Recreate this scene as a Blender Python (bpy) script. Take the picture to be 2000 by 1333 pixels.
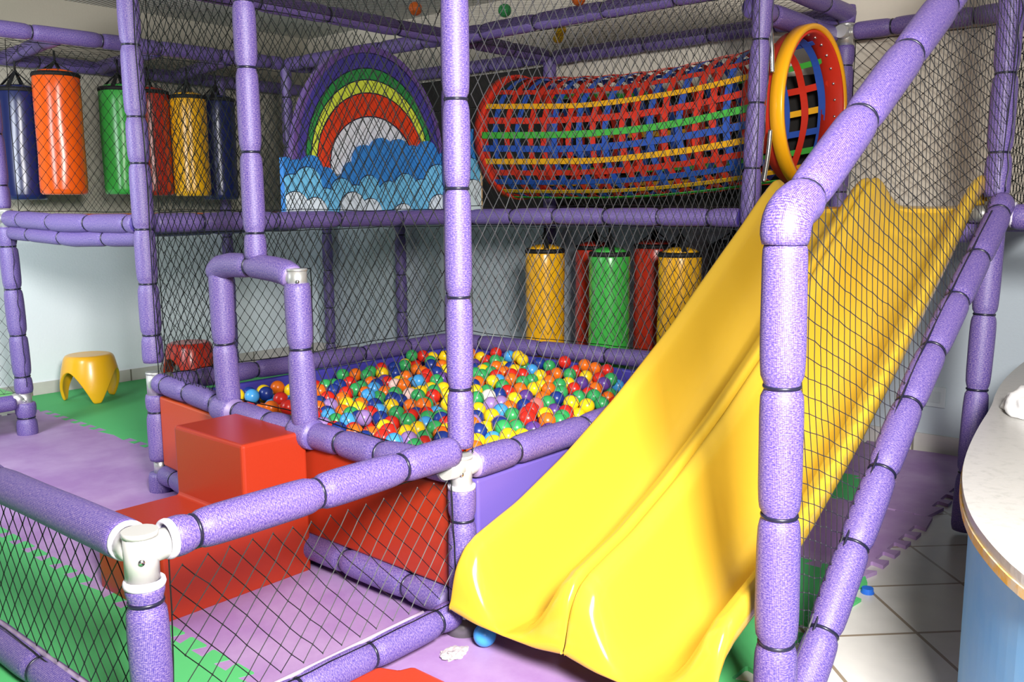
import bpy, bmesh, math, random
from mathutils import Vector, Matrix, noise
import numpy as np

for o in list(bpy.data.objects):
    bpy.data.objects.remove(o)
SC = bpy.context.scene
COL = SC.collection
random.seed(7)
RNG = np.random.RandomState(11)
PI = math.pi

# ------------------------------------------------------------------ camera, light, exposure
CAM_POS = Vector((-1.9053, -1.8576, 1.32))
YAW, PITCH, ROLL = math.radians(40.9192), math.radians(8.5349), math.radians(-0.3579)
fw = Vector((math.cos(PITCH) * math.cos(YAW), math.cos(PITCH) * math.sin(YAW), -math.sin(PITCH)))
rt = Vector((math.sin(YAW), -math.cos(YAW), 0))
up = rt.cross(fw)
r2 = rt * math.cos(ROLL) + up * math.sin(ROLL)
u2 = -rt * math.sin(ROLL) + up * math.cos(ROLL)
cam = bpy.data.cameras.new('camera')
cam.sensor_width = 36
cam.sensor_fit = 'HORIZONTAL'
cam.lens = 36 * 1768.78 / 2000
cam.clip_start = 0.05
camo = bpy.data.objects.new('camera', cam)
COL.objects.link(camo)
M = Matrix((r2, u2, -fw)).transposed().to_4x4()
M.translation = CAM_POS
camo.matrix_world = M
SC.camera = camo

w = bpy.data.worlds.new('world')
SC.world = w
w.use_nodes = True
bg = w.node_tree.nodes['Background']
bg.inputs[0].default_value = (0.80, 0.88, 1.0, 1)
bg.inputs[1].default_value = 0.13


def area(name, loc, target, size, power, color, size_y=None):
    l = bpy.data.lights.new(name, 'AREA')
    l.energy = power
    l.color = color
    l.size = size
    if size_y:
        l.shape = 'RECTANGLE'
        l.size_y = size_y
    o = bpy.data.objects.new(name, l)
    COL.objects.link(o)
    o.location = loc
    o.rotation_euler = (Vector(target) - Vector(loc)).to_track_quat('-Z', 'Y').to_euler()
    return o


flash = area('flash_softbox', (-1.66, -2.36, 2.06), (0.5, 0.6, 0.25), 0.6, 200, (1.0, 0.97, 0.93))
flash.data.spread = math.radians(125)
area('window_light', (-1.7, 2.5, 1.8), (0.8, 4.7, 0.7), 0.75, 80, (0.88, 0.94, 1.0), 0.9)

vs = SC.view_settings
vs.view_transform = 'Standard'
vs.look = 'None'
vs.gamma = 1
vs.use_curve_mapping = False
vs.exposure = 0.0
SC.cycles.max_bounces = 6


# ------------------------------------------------------------------ materials
def mat(name, color, rough=0.5, spec=0.5, metal=0.0, coat=0.0, sheen=0.0, bump=None, var=None, sheen_tint=None):
    """bump=(kind, scale, strength); var=(colour, scale, lo, hi) mixes a second colour by noise"""
    m = bpy.data.materials.new(name)
    m.use_nodes = True
    nt = m.node_tree
    b = nt.nodes['Principled BSDF']
    b.inputs['Base Color'].default_value = (*color, 1)
    b.inputs['Roughness'].default_value = rough
    b.inputs['Specular IOR Level'].default_value = spec
    b.inputs['Metallic'].default_value = metal
    b.inputs['Coat Weight'].default_value = coat
    b.inputs['Coat Roughness'].default_value = 0.08
    b.inputs['Sheen Weight'].default_value = sheen
    if sheen_tint:
        b.inputs['Sheen Tint'].default_value = (*sheen_tint, 1)
    tc = nt.nodes.new('ShaderNodeTexCoord')
    if bump:
        kind, sc, st = bump
        if kind == 'noise':
            t = nt.nodes.new('ShaderNodeTexNoise')
            t.inputs['Scale'].default_value = sc
            t.inputs['Detail'].default_value = 3
            out = t.outputs['Fac']
        else:
            t = nt.nodes.new('ShaderNodeTexVoronoi')
            t.inputs['Scale'].default_value = sc
            out = t.outputs['Distance']
        nt.links.new(tc.outputs['Object'], t.inputs['Vector'])
        bn = nt.nodes.new('ShaderNodeBump')
        bn.inputs['Strength'].default_value = st
        bn.inputs['Distance'].default_value = 0.004
        nt.links.new(out, bn.inputs['Height'])
        nt.links.new(bn.outputs['Normal'], b.inputs['Normal'])
    if var:
        c2, sc, lo, hi = var
        n = nt.nodes.new('ShaderNodeTexNoise')
        n.inputs['Scale'].default_value = sc
        n.inputs['Detail'].default_value = 6
        n.inputs['Roughness'].default_value = 0.65
        nt.links.new(tc.outputs['Object'], n.inputs['Vector'])
        rp = nt.nodes.new('ShaderNodeMapRange')
        rp.inputs['From Min'].default_value = lo
        rp.inputs['From Max'].default_value = hi
        nt.links.new(n.outputs['Fac'], rp.inputs['Value'])
        mx = nt.nodes.new('ShaderNodeMix')
        mx.data_type = 'RGBA'
        mx.inputs['A'].default_value = (*color, 1)
        mx.inputs['B'].default_value = (*c2, 1)
        nt.links.new(rp.outputs['Result'], mx.inputs['Factor'])
        nt.links.new(mx.outputs['Result'], b.inputs['Base Color'])
    return m




def foam_material():
    """purple foam under a shiny knitted mesh sleeve; the knit follows the tube's own uv (metres)"""
    m = mat('purple_foam', (0.08, 0.05, 0.31), 0.50, 0.7)
    nt = m.node_tree
    b = nt.nodes['Principled BSDF']
    uv = nt.nodes.new('ShaderNodeUVMap')
    uv.uv_map = 'UVMap'
    sp = nt.nodes.new('ShaderNodeSeparateXYZ')
    nt.links.new(uv.outputs[0], sp.inputs[0])

    def mth(op, a, c):
        n = nt.nodes.new('ShaderNodeMath')
        n.operation = op
        for i, x in enumerate((a, c)):
            if x is None:
                continue
            if isinstance(x, (int, float)):
                n.inputs[i].default_value = x
            else:
                nt.links.new(x, n.inputs[i])
        return n.outputs[0]
    s1 = mth('SINE', mth('MULTIPLY', sp.outputs[0], 2 * PI / .0040), None)
    s2 = mth('SINE', mth('MULTIPLY', sp.outputs[1], 2 * PI / .0036), None)
    mp = nt.nodes.new('ShaderNodeMapping')
    mp.inputs['Scale'].default_value = (140, 360, 1)
    nt.links.new(uv.outputs[0], mp.inputs['Vector'])
    nz = nt.nodes.new('ShaderNodeTexNoise')
    nz.inputs['Scale'].default_value = 1.0
    nz.inputs['Detail'].default_value = 4
    nz.inputs['Roughness'].default_value = 0.7
    nt.links.new(mp.outputs[0], nz.inputs['Vector'])
    f = mth('ADD', mth('MULTIPLY', mth('ADD', s1, s2), 0.06), nz.outputs['Fac'])
    mr = nt.nodes.new('ShaderNodeMapRange')
    mr.inputs['From Min'].default_value = 0.43
    mr.inputs['From Max'].default_value = 0.90
    nt.links.new(f, mr.inputs['Value'])
    mx = nt.nodes.new('ShaderNodeMix')
    mx.data_type = 'RGBA'
    mx.inputs['A'].default_value = (0.050, 0.028, 0.23, 1)
    mx.inputs['B'].default_value = (0.55, 0.40, 0.56, 1)  # pale lavender threads: glints of the shiny mesh mixed into the base colour
    nt.links.new(mr.outputs['Result'], mx.inputs['Factor'])
    nt.links.new(mx.outputs['Result'], b.inputs['Base Color'])
    bn = nt.nodes.new('ShaderNodeBump')
    bn.inputs['Strength'].default_value = 0.40
    bn.inputs['Distance'].default_value = 0.0018
    nt.links.new(f, bn.inputs['Height'])
    nt.links.new(bn.outputs['Normal'], b.inputs['Normal'])
    return m


M_FOAM = foam_material()
M_FOAMCUT = mat('white_foam', (0.60, 0.57, 0.66), 0.8)
M_TIE = mat('black_tie', (0.012, 0.012, 0.03), 0.3)
M_PIPE = mat('galvanised_pipe', (0.62, 0.62, 0.60), 0.38, 0.5, metal=0.75)
M_WHITEJ = mat('painted_joint', (0.50, 0.50, 0.48), 0.35, 0.5, metal=0.2)
M_NET = mat('net_twine', (0.004, 0.006, 0.006), 0.45, 0.35)
M_NETG_GLINT = mat('grey_glint_twine', (0.022, 0.023, 0.027), 0.45, 0.5)  # black twine lightened to grey, flash glints put into its colour
M_SLIDE = mat('yellow_plastic', (0.60, 0.375, 0.030), 0.20, 0.5, coat=0.25, bump=('noise', 6, 0.015))
M_REDV = mat('red_vinyl', (0.35, 0.028, 0.009), 0.32, 0.4, bump=('noise', 200, 0.06))
M_ORV = mat('orange_red_vinyl', (0.48, 0.058, 0.009), 0.36, 0.4, bump=('noise', 200, 0.06))
M_PURV = mat('purple_vinyl', (0.125, 0.085, 0.36), 0.4, 0.4)
M_BLUV = mat('violet_blue_vinyl', (0.06, 0.05, 0.36), 0.4, 0.4)
M_GREEN = mat('green_eva', (0.085, 0.45, 0.15), 0.75, 0.3, bump=('noise', 300, 0.08))
M_PURPLE = mat('purple_eva', (0.30, 0.165, 0.39), 0.60, 0.5, bump=('noise', 300, 0.08), var=((0.42, 0.29, 0.50), 2.2, 0.40, 0.72))
M_ORMAT = mat('orange_mat', (0.55, 0.10, 0.01), 0.6, 0.3)
M_YELMAT = mat('amber_mat', (0.75, 0.35, 0.02), 0.6, 0.3)
M_BLACK = mat('black_webbing', (0.010, 0.010, 0.011), 0.6, 0.3)
BAGC = {
    'navy': mat('navy_vinyl', (0.010, 0.016, 0.085), 0.26, 0.5, bump=('noise', 7, 0.12)),
    'orange': mat('orange_vinyl', (0.85, 0.11, 0.006), 0.26, 0.5, bump=('noise', 7, 0.12)),
    'green': mat('green_vinyl', (0.05, 0.42, 0.06), 0.28, 0.5, bump=('noise', 7, 0.12)),
    'red': mat('brick_red_vinyl', (0.50, 0.030, 0.012), 0.28, 0.5, bump=('noise', 7, 0.12)),
    'yellow': mat('amber_vinyl', (0.85, 0.43, 0.010), 0.28, 0.5, bump=('noise', 7, 0.12)),
    'black': M_BLACK,
}
BALLC = {
    'Y': ('yellow', (0.90, 0.60, 0.01)), 'G': ('green', (0.035, 0.36, 0.10)), 'R': ('red', (0.66, 0.022, 0.012)),
    'O': ('orange', (0.80, 0.155, 0.008)), 'C': ('sky blue', (0.06, 0.34, 0.74)), 'N': ('navy blue', (0.012, 0.035, 0.24)),
    'P': ('purple', (0.11, 0.045, 0.27)), 'V': ('lilac', (0.33, 0.20, 0.50)), 'W': ('pale pink', (0.85, 0.55, 0.50)),
    'B': ('cream white', (0.80, 0.76, 0.68)), 'K': ('coral pink', (0.78, 0.16, 0.14)),
}
M_BALL = {k: mat('ball_' + v[0].replace(' ', '_'), v[1], 0.30, 0.5) for k, v in BALLC.items()}
M_PINKSLIT = mat('slit_lining', (.36, .28, .42), .5)
STR = {
    'r': mat('red_webbing', (0.62, 0.030, 0.012), 0.55, 0.35), 'y': mat('yellow_webbing', (0.85, 0.42, 0.012), 0.55, 0.35),
    'g': mat('green_webbing', (0.06, 0.42, 0.05), 0.55, 0.35), 'b': mat('blue_webbing', (0.025, 0.085, 0.42), 0.55, 0.35),
}
M_RING = mat('amber_ring_plastic', (0.88, 0.40, 0.008), 0.3, 0.5)
M_CHROME = mat('steel', (0.75, 0.75, 0.74), 0.25, 0.5, metal=1.0)


# ------------------------------------------------------------------ object helpers
def link(name, me, m=None, parent=None):
    o = bpy.data.objects.new(name, me)
    COL.objects.link(o)
    if m is not None and me is not None:
        for mm in (m if isinstance(m, (list, tuple)) else [m]):
            me.materials.append(mm)
    if parent is not None:
        o.parent = parent
    return o


def obj(name, verts, faces, m, parent=None, smooth=True, mi=None):
    me = bpy.data.meshes.new(name)
    me.from_pydata([tuple(v) for v in verts], [], faces)
    if smooth:
        me.polygons.foreach_set('use_smooth', [True] * len(me.polygons))
    if mi is not None:
        me.polygons.foreach_set('material_index', mi)
    me.update()
    return link(name, me, m, parent)


def bobj(name, bm, m, parent=None, smooth=False):
    me = bpy.data.meshes.new(name)
    bmesh.ops.recalc_face_normals(bm, faces=bm.faces)
    bm.to_mesh(me)
    bm.free()
    if smooth:
        me.polygons.foreach_set('use_smooth', [True] * len(me.polygons))
    return link(name, me, m, parent)


def thing(name, label, cat, loc=(0, 0, 0), group=None):
    o = bpy.data.objects.new(name, None)
    o.empty_display_size = 0.05
    COL.objects.link(o)
    o.location = loc
    return tag(o, label, cat, group)


def tag(o, label, cat, group=None, kind=None):
    o['label'] = label
    o['category'] = cat
    if group:
        o['group'] = group
    if kind:
        o['kind'] = kind
    return o


def struct(o, label=None):
    o['kind'] = 'structure'
    if label:
        o['label'] = label
    return o


def rel(o, parent):
    """keep world placement when parenting to an empty that is not at the origin"""
    o.location = Vector(o.location) - Vector(parent.location)
    return o


def box_bm(x0, x1, y0, y1, z0, z1, bev=0.0, seg=2):
    bm = bmesh.new()
    bmesh.ops.create_cube(bm, size=1)
    for v in bm.verts:
        v.co = Vector((x0 + (v.co.x + .5) * (x1 - x0), y0 + (v.co.y + .5) * (y1 - y0), z0 + (v.co.z + .5) * (z1 - z0)))
    if bev:
        bmesh.ops.bevel(bm, geom=list(bm.edges), offset=bev, segments=seg, affect='EDGES', profile=0.6)
    return bm


def prism(outline, z0, z1, axis='z', hole=None):
    """extrude a 2-D outline"""
    bm = bmesh.new()
    f = {'z': lambda p, h: (p[0], p[1], h), 'y': lambda p, h: (p[0], h, p[1]), 'x': lambda p, h: (h, p[0], p[1])}[axis]
    a = [bm.verts.new(f(p, z0)) for p in outline]
    b = [bm.verts.new(f(p, z1)) for p in outline]
    n = len(outline)
    bm.faces.new(a)
    bm.faces.new(b[::-1])
    for i in range(n):
        bm.faces.new((a[i], a[(i + 1) % n], b[(i + 1) % n], b[i]))
    bmesh.ops.recalc_face_normals(bm, faces=bm.faces)
    return bm


def resample(pts, step):
    pts = [Vector(p) for p in pts]
    out = [pts[0]]
    for a, b in zip(pts, pts[1:]):
        n = max(1, int(math.ceil((b - a).length / step)))
        for i in range(1, n + 1):
            out.append(a.lerp(b, i / n))
    return out


def smooth_path(pts, it=2):
    """corner-cutting that keeps the ends"""
    pts = [Vector(p) for p in pts]
    for _ in range(it):
        q = [pts[0]]
        for a, b in zip(pts, pts[1:]):
            q += [a.lerp(b, .25), a.lerp(b, .75)]
        q.append(pts[-1])
        pts = q
    return pts


def sweep(pts, rad, n=16, cap=True):
    """verts, faces of a tube along pts; rad(s) gives the radius at arc length s"""
    V, F = [], []
    s = 0
    t0 = (pts[1] - pts[0]).normalized()
    ref = Vector((0, 0, 1)) if abs(t0.z) < 0.9 else Vector((1, 0, 0))
    nrm = (ref - t0 * ref.dot(t0)).normalized()
    for i, p in enumerate(pts):
        if i:
            s += (p - pts[i - 1]).length
        t = (pts[min(i + 1, len(pts) - 1)] - pts[max(i - 1, 0)]).normalized()
        nrm = (nrm - t * nrm.dot(t)).normalized()
        bn = t.cross(nrm)
        r = rad(s)
        for k in range(n):
            a = 2 * PI * k / n
            V.append(p + (nrm * math.cos(a) + bn * math.sin(a)) * r)
    for i in range(len(pts) - 1):
        for k in range(n):
            k2 = (k + 1) % n
            F.append((i * n + k, i * n + k2, (i + 1) * n + k2, (i + 1) * n + k))
    if cap:
        F.append(tuple(range(n - 1, -1, -1)))
        F.append(tuple((len(pts) - 1) * n + k for k in range(n)))
    return V, F


def tube(name, pts, r, parent, seg=0.31, phase=None, bend=0, n=18, ties=True, m=None, collar=0.0):
    """a foam-sleeved pipe: sausage-like sleeves pinched by cable ties"""
    if bend:
        pts = smooth_path(pts, bend)
    P = resample(pts, 0.016)
    L = sum((b - a).length for a, b in zip(P, P[1:]))
    if phase is None:
        phase = seg * 0.5
    tp = []
    s = phase
    while s < L - 0.05:
        tp.append(s + random.uniform(-.03, .03))
        s += seg
    amp = random.uniform(.02, .06)

    def rad(s):
        d = min([abs(s - t) for t in tp] + [9])
        e = min(s, L - s)
        v = r * (1 + amp * noise.noise(Vector((s * 4, r * 90, L * 7))) - 0.20 * math.exp(-(d / .012) ** 2) - 0.06 * math.exp(-(d / .045) ** 2))
        return v * (1 - 0.10 * math.exp(-(e / .012) ** 2))
    V, F = sweep(P, rad, n)
    o = obj(name, V, F, m or M_FOAM, parent)
    uvl = o.data.uv_layers.new(name='UVMap')
    S = [0.0]
    for a, b in zip(P, P[1:]):
        S.append(S[-1] + (b - a).length)
    off = random.uniform(0, 50)
    du = 2 * PI * r / n
    U = []
    for i in range(len(P) - 1):
        for k in range(n):
            U += [k * du + off, S[i] + off, (k + 1) * du + off, S[i] + off, (k + 1) * du + off, S[i + 1] + off, k * du + off, S[i + 1] + off]
    U += [off, off] * (2 * n)
    uvl.data.foreach_set('uv', U)
    if ties:
        acc = 0
        for a, b in zip(P, P[1:]):
            l = (b - a).length
            for t in tp:
                if acc <= t < acc + l:
                    c = a.lerp(b, (t - acc) / l)
                    ring(c, (b - a).normalized(), r * 0.815, 0.0030, 'cable_tie', M_TIE, o)
            acc += l
    return o


def ring(c, ax, R, r, name, m, parent, n=20, k=6):
    c = Vector(c)
    q = Vector((0, 0, 1)).rotation_difference(ax)
    V, F = [], []
    for i in range(n):
        a = 2 * PI * i / n
        for j in range(k):
            b = 2 * PI * j / k
            V.append(c + q @ Vector(((R + r * math.cos(b)) * math.cos(a), (R + r * math.cos(b)) * math.sin(a), r * 1.6 * math.sin(b))))
    for i in range(n):
        for j in range(k):
            F.append((i * k + j, i * k + (j + 1) % k, ((i + 1) % n) * k + (j + 1) % k, ((i + 1) % n) * k + j))
    return obj(name, V, F, m, parent)


def rod(name, a, b, r, m, parent, n=14, smooth=True):
    V, F = sweep([Vector(a), Vector(b)], lambda s: r, n)
    return obj(name, V, F, m, parent, smooth)


# ------------------------------------------------------------------ nets
def pip(u, v, poly):
    c = False
    j = len(poly) - 1
    for i in range(len(poly)):
        a, b = poly[i], poly[j]
        if (a[1] > v) != (b[1] > v) and u < (b[0] - a[0]) * (v - a[1]) / (b[1] - a[1] + 1e-12) + a[0]:
            c = not c
        j = i
    return c


def net(origin, U, W, poly, label, e1=(0.028, 0.037), e2=(-0.028, 0.037), holes=(), r=0.0013, jit=0.004, bulge=0.02, m=None, seed=0, sag=None, edge=True, knot=1.9):
    """knotted twine net in the plane origin + u*U + v*W, cut to poly"""
    O = Vector(origin); U = Vector(U); W = Vector(W); N = U.cross(W).normalized()
    us = [p[0] for p in poly]; vsx = [p[1] for p in poly]
    umin, umax, vmin, vmax = min(us), max(us), min(vsx), max(vsx)
    det = e1[0] * e2[1] - e1[1] * e2[0]
    cor = [(u, v) for u in (umin, umax) for v in (vmin, vmax)]
    ii = [((u - umin) * e2[1] - (v - vmin) * e2[0]) / det for u, v in cor]
    jj = [(e1[0] * (v - vmin) - e1[1] * (u - umin)) / det for u, v in cor]
    K = {}

    def pos(u, v):
        nz = Vector((u * 2.3 + seed * 5.1, v * 2.3, seed * 1.7))
        du = noise.noise(nz) * jit * 3 + noise.noise(nz * 9) * jit
        dv = noise.noise(nz + Vector((7, 3, 1))) * jit * 3 + noise.noise(nz * 9 + Vector((1, 8, 2))) * jit
        f = math.sin(PI * (u - umin) / (umax - umin)) * math.sin(PI * (v - vmin) / (vmax - vmin))
        d = noise.noise(Vector((u * 1.3, v * 1.3, seed + .5))) * bulge
        p = O + U * (u + du) + W * (v + dv) + N * d
        if sag:
            p.z -= sag * max(f, 0)
        return p
    for i in range(int(min(ii)) - 1, int(max(ii)) + 2):
        for j in range(int(min(jj)) - 1, int(max(jj)) + 2):
            u = umin + i * e1[0] + j * e2[0]
            v = vmin + i * e1[1] + j * e2[1]
            if pip(u, v, poly) and not any(pip(u, v, h) for h in holes):
                K[(i, j)] = pos(u, v)
    V, F = [], []

    def strand(a, b, rr):
        d = (b - a)
        if d.length < 1e-6:
            return
        d.normalize()
        p = d.orthogonal().normalized()
        q = d.cross(p)
        k = len(V)
        for c in (a, b):
            for t in range(3):
                an = 2 * PI * t / 3
                V.append(c + (p * math.cos(an) + q * math.sin(an)) * rr)
        for t in range(3):
            t2 = (t + 1) % 3
            F.append((k + t, k + t2, k + 3 + t2, k + 3 + t))
    for (i, j), a in K.items():
        for nb in ((i + 1, j), (i, j + 1)):
            if nb in K:
                strand(a, K[nb], r)
        if knot:
            kr = r * knot
            k = len(V)
            for d in ((1, 0, 0), (-1, 0, 0), (0, 1, 0), (0, -1, 0), (0, 0, 1.5), (0, 0, -1.5)):
                V.append(a + Vector(d) * kr)
            for t in ((0, 2, 4), (2, 1, 4), (1, 3, 4), (3, 0, 4), (2, 0, 5), (1, 2, 5), (3, 1, 5), (0, 3, 5)):
                F.append(tuple(k + x for x in t))
    if edge:
        for loop in [poly] + list(holes):
            L = [Vector((p[0], p[1], 0)) for p in loop]
            for a, b in zip(L, L[1:] + L[:1]):
                n = max(1, int((b - a).length / 0.06))
                for t in range(n):
                    p, q = a.lerp(b, t / n), a.lerp(b, (t + 1) / n)
                    strand(pos(p.x, p.y), pos(q.x, q.y), r * 1.5)
    o = obj('safety_net', V, F, m or M_NET, None, smooth=False)
    return tag(o, label, 'net', 'knotted safety nets of the play frame')


# ------------------------------------------------------------------ the room
WX, WY, CZ = 3.10, 4.80, 2.75


def wall_material(low, high):
    m = bpy.data.materials.new('wall_tones')
    m.use_nodes = True
    nt = m.node_tree
    b = nt.nodes['Principled BSDF']
    b.inputs['Roughness'].default_value = 0.8
    b.inputs['Specular IOR Level'].default_value = 0.2
    tc = nt.nodes.new('ShaderNodeTexCoord')
    sx = nt.nodes.new('ShaderNodeSeparateXYZ')
    nt.links.new(tc.outputs['Object'], sx.inputs[0])
    mr = nt.nodes.new('ShaderNodeMapRange')          # cooler tone below, warmer cream tone above
    mr.inputs['From Min'].default_value = 1.24
    mr.inputs['From Max'].default_value = 1.26
    nt.links.new(sx.outputs['Z'], mr.inputs['Value'])
    mx = nt.nodes.new('ShaderNodeMix')
    mx.data_type = 'RGBA'
    mx.inputs['A'].default_value = (*low, 1)
    mx.inputs['B'].default_value = (*high, 1)
    nt.links.new(mr.outputs['Result'], mx.inputs['Factor'])
    nt.links.new(mx.outputs['Result'], b.inputs['Base Color'])
    n = nt.nodes.new('ShaderNodeTexNoise')
    n.inputs['Scale'].default_value = 70
    n.inputs['Detail'].default_value = 4
    nt.links.new(tc.outputs['Object'], n.inputs['Vector'])
    bn = nt.nodes.new('ShaderNodeBump')
    bn.inputs['Strength'].default_value = 0.25
    bn.inputs['Distance'].default_value = 0.005
    nt.links.new(n.outputs['Fac'], bn.inputs['Height'])
    nt.links.new(bn.outputs['Normal'], b.inputs['Normal'])
    return m


def tile_material(name, size, rot, c1, c2, mortar, msize=0.012):
    m = bpy.data.materials.new(name)
    m.use_nodes = True
    nt = m.node_tree
    b = nt.nodes['Principled BSDF']
    b.inputs['Roughness'].default_value = 0.3
    tc = nt.nodes.new('ShaderNodeTexCoord')
    mp = nt.nodes.new('ShaderNodeMapping')
    mp.inputs['Rotation'].default_value = rot
    mp.inputs['Location'].default_value = (0.115, 0.02, 0)
    nt.links.new(tc.outputs['Object'], mp.inputs['Vector'])
    br = nt.nodes.new('ShaderNodeTexBrick')
    br.offset = 0
    br.squash = 1
    br.inputs['Scale'].default_value = 1.0
    br.inputs['Brick Width'].default_value = size
    br.inputs['Row Height'].default_value = size
    br.inputs['Mortar Size'].default_value = msize * .5
    br.inputs['Color1'].default_value = (*c1, 1)
    br.inputs['Color2'].default_value = (*c2, 1)
    br.inputs['Mortar'].default_value = (*mortar, 1)
    nt.links.new(mp.outputs['Vector'], br.inputs['Vector'])
    n = nt.nodes.new('ShaderNodeTexNoise')
    n.inputs['Scale'].default_value = 7
    n.inputs['Detail'].default_value = 8
    nt.links.new(tc.outputs['Object'], n.inputs['Vector'])
    mr = nt.nodes.new('ShaderNodeMapRange')
    mr.inputs['To Min'].default_value = 0.78
    mr.inputs['To Max'].default_value = 1.12
    nt.links.new(n.outputs['Fac'], mr.inputs['Value'])
    mul = nt.nodes.new('ShaderNodeVectorMath')
    mul.operation = 'SCALE'
    nt.links.new(br.outputs['Color'], mul.inputs[0])
    nt.links.new(mr.outputs['Result'], mul.inputs['Scale'])
    nt.links.new(mul.outputs['Vector'], b.inputs['Base Color'])
    return m


def ceiling_material():
    m = bpy.data.materials.new('ceiling_boards')
    m.use_nodes = True
    nt = m.node_tree
    b = nt.nodes['Principled BSDF']
    b.inputs['Roughness'].default_value = 0.7
    b.inputs['Base Color'].default_value = (0.60, 0.59, 0.54, 1)
    tc = nt.nodes.new('ShaderNodeTexCoord')
    wv = nt.nodes.new('ShaderNodeTexWave')
    wv.bands_direction = 'X'
    wv.inputs['Scale'].default_value = 11
    nt.links.new(tc.outputs['Object'], wv.inputs['Vector'])
    bn = nt.nodes.new('ShaderNodeBump')
    bn.inputs['Strength'].default_value = 0.5
    bn.inputs['Distance'].default_value = 0.01
    nt.links.new(wv.outputs['Fac'], bn.inputs['Height'])
    nt.links.new(bn.outputs['Normal'], b.inputs['Normal'])
    return m


M_WALL = wall_material((0.76, 0.83, 0.87), (0.42, 0.39, 0.32))
M_WALLR_SHADED = wall_material((0.48, 0.54, 0.59), (0.64, 0.59, 0.50))  # lower tone darker than the left wall's: shade put into the colour
M_TILE = tile_material('floor_tile', 0.345, (0, 0, math.radians(-45)), (0.60, 0.58, 0.55), (0.66, 0.64, 0.61), (0.28, 0.22, 0.16))
M_BASE = tile_material('baseboard_tile', 0.36, (0, 0, 0), (0.55, 0.53, 0.50), (0.60, 0.58, 0.55), (0.20, 0.18, 0.15))
struct(bobj('floor', box_bm(-6, WX + .1, -6, WY + .1, -.10, 0), M_TILE), 'white ceramic floor tiles laid on the diagonal')
struct(bobj('wall_left', box_bm(-6, WX + .1, WY, WY + .1, 0, CZ), M_WALL), 'pale plaster wall behind the stools and the left punching bags')
struct(bobj('wall_right', box_bm(WX, WX + .1, -6, WY, 0, CZ), M_WALLR_SHADED), 'pale plaster wall behind the slide and the crawl tunnel')
struct(bobj('ceiling', box_bm(-6, WX + .1, -6, WY + .1, CZ, CZ + .1), ceiling_material()), 'off-white grooved ceiling over the play frame')
struct(bobj('baseboard_left', box_bm(-6, WX, WY - .012, WY, 0, .10), M_BASE), 'pale tile skirting along the left wall')
struct(bobj('baseboard_right', box_bm(WX - .012, WX, -6, WY - .012, 0, .10), M_BASE), 'pale tile skirting along the right wall')
ow = thing('wall_outlet', 'small pale blank socket plate low on the right wall beside the slide', 'socket plate', (WX, -.47, .30))
rel(bobj('cover_plate', box_bm(WX - .012, WX, -.53, -.41, .25, .36, .004), mat('plate_plastic', (.55, .6, .63), .4), ow), ow)
rel(bobj('insert', box_bm(WX - .015, WX - .010, -.505, -.435, .275, .335, .002), mat('plate_insert', (.5, .55, .58), .4), ow), ow)

# ------------------------------------------------------------------ jigsaw floor mats
PT = 0.125


def edge_pts(axis, c, a, b, teeth):
    """points from a to b along the edge where the other coordinate is c"""
    A = 0.021
    lo, hi = min(a, b), max(a, b)
    P = [lo]
    L = [(lo, c)]
    if teeth:
        k = math.ceil((lo + .04) / PT)
        while (k + 1) * PT <= hi - .02:
            s = k * PT
            for f, d in ((.19, -A), (.10, A), (.14, A * 1.25), (.62, A * 1.25), (.66, A), (.57, -A)):
                L.append((s + f * PT * 1.3, c + d))
            k += 1
    L.append((hi, c))
    if a > b:
        L = L[::-1]
    return [(p[0], p[1]) if axis == 'x' else (p[1], p[0]) for p in L][:-1]


MATN = [0]


def foam_mat(x0, x1, y0, y1, m, label, teeth=(1, 1, 1, 1)):
    """teeth: front (y0), right (x1), back (y1), left (x0)"""
    out = edge_pts('x', y0, x0, x1, teeth[0]) + edge_pts('y', x1, y0, y1, teeth[1]) + edge_pts('x', y1, x1, x0, teeth[2]) + edge_pts('y', x0, y1, y0, teeth[3])
    MATN[0] += 1
    bm = prism(out, 0.0005, 0.012 + MATN[0] * 0.0002)
    o = bobj('foam_mat', bm, m)
    return tag(o, label, 'floor mat', 'jigsaw floor mats')


for r_, (y0, y1) in enumerate(((-.95, .1), (.1, 1.15), (1.15, 2.2), (2.2, 3.25), (3.25, 4.3))):
    where = ('in front of the slide foot', 'under the red two-step block', 'along the left end of the ball pit', 'midway along the left aisle', 'beside the low green platform')[r_]
    foam_mat(-.6, .15 if r_ == 0 else .45, y0, y1, M_PURPLE, 'purple jigsaw floor mat ' + where, (r_ > 0, 1, 1, 1))
for r_, (y0, y1) in enumerate(((-.95, .1), (.1, 1.15), (1.15, 2.2), (2.2, 3.25))):
    where = ('at the foot of the bare white corner joint', 'behind the low front net left of the corner joint', 'at the left picture edge behind the low fence', 'farthest along the low fence')[r_]
    foam_mat(-1.65, -.6, y0, y1, M_GREEN, 'light green jigsaw floor mat ' + where, (1, 1, 1, 1))
foam_mat(.45, 1.5, 2.2, 3.25, M_GREEN, 'green jigsaw floor mat directly behind the ball pit end post')
foam_mat(.45, 1.5, 3.25, 4.3, M_GREEN, 'green jigsaw floor mat under the yellow stool', (1, 1, 1, 1))
foam_mat(.45, 1.5, 4.3, 4.78, M_GREEN, 'green strip of floor mat against the left wall', (1, 1, 0, 1))
foam_mat(1.5, 2.55, 3.6, 4.65, M_GREEN, 'green jigsaw floor mat under the red stool', (1, 1, 0, 1))
foam_mat(.15, 1.2, -.8, .1, M_GREEN, 'green jigsaw floor mat under the near yellow slide')
foam_mat(1.2, 2.0, -.8, .1, M_PURPLE, 'purple jigsaw floor mat with bare teeth on the white tiles')
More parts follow.
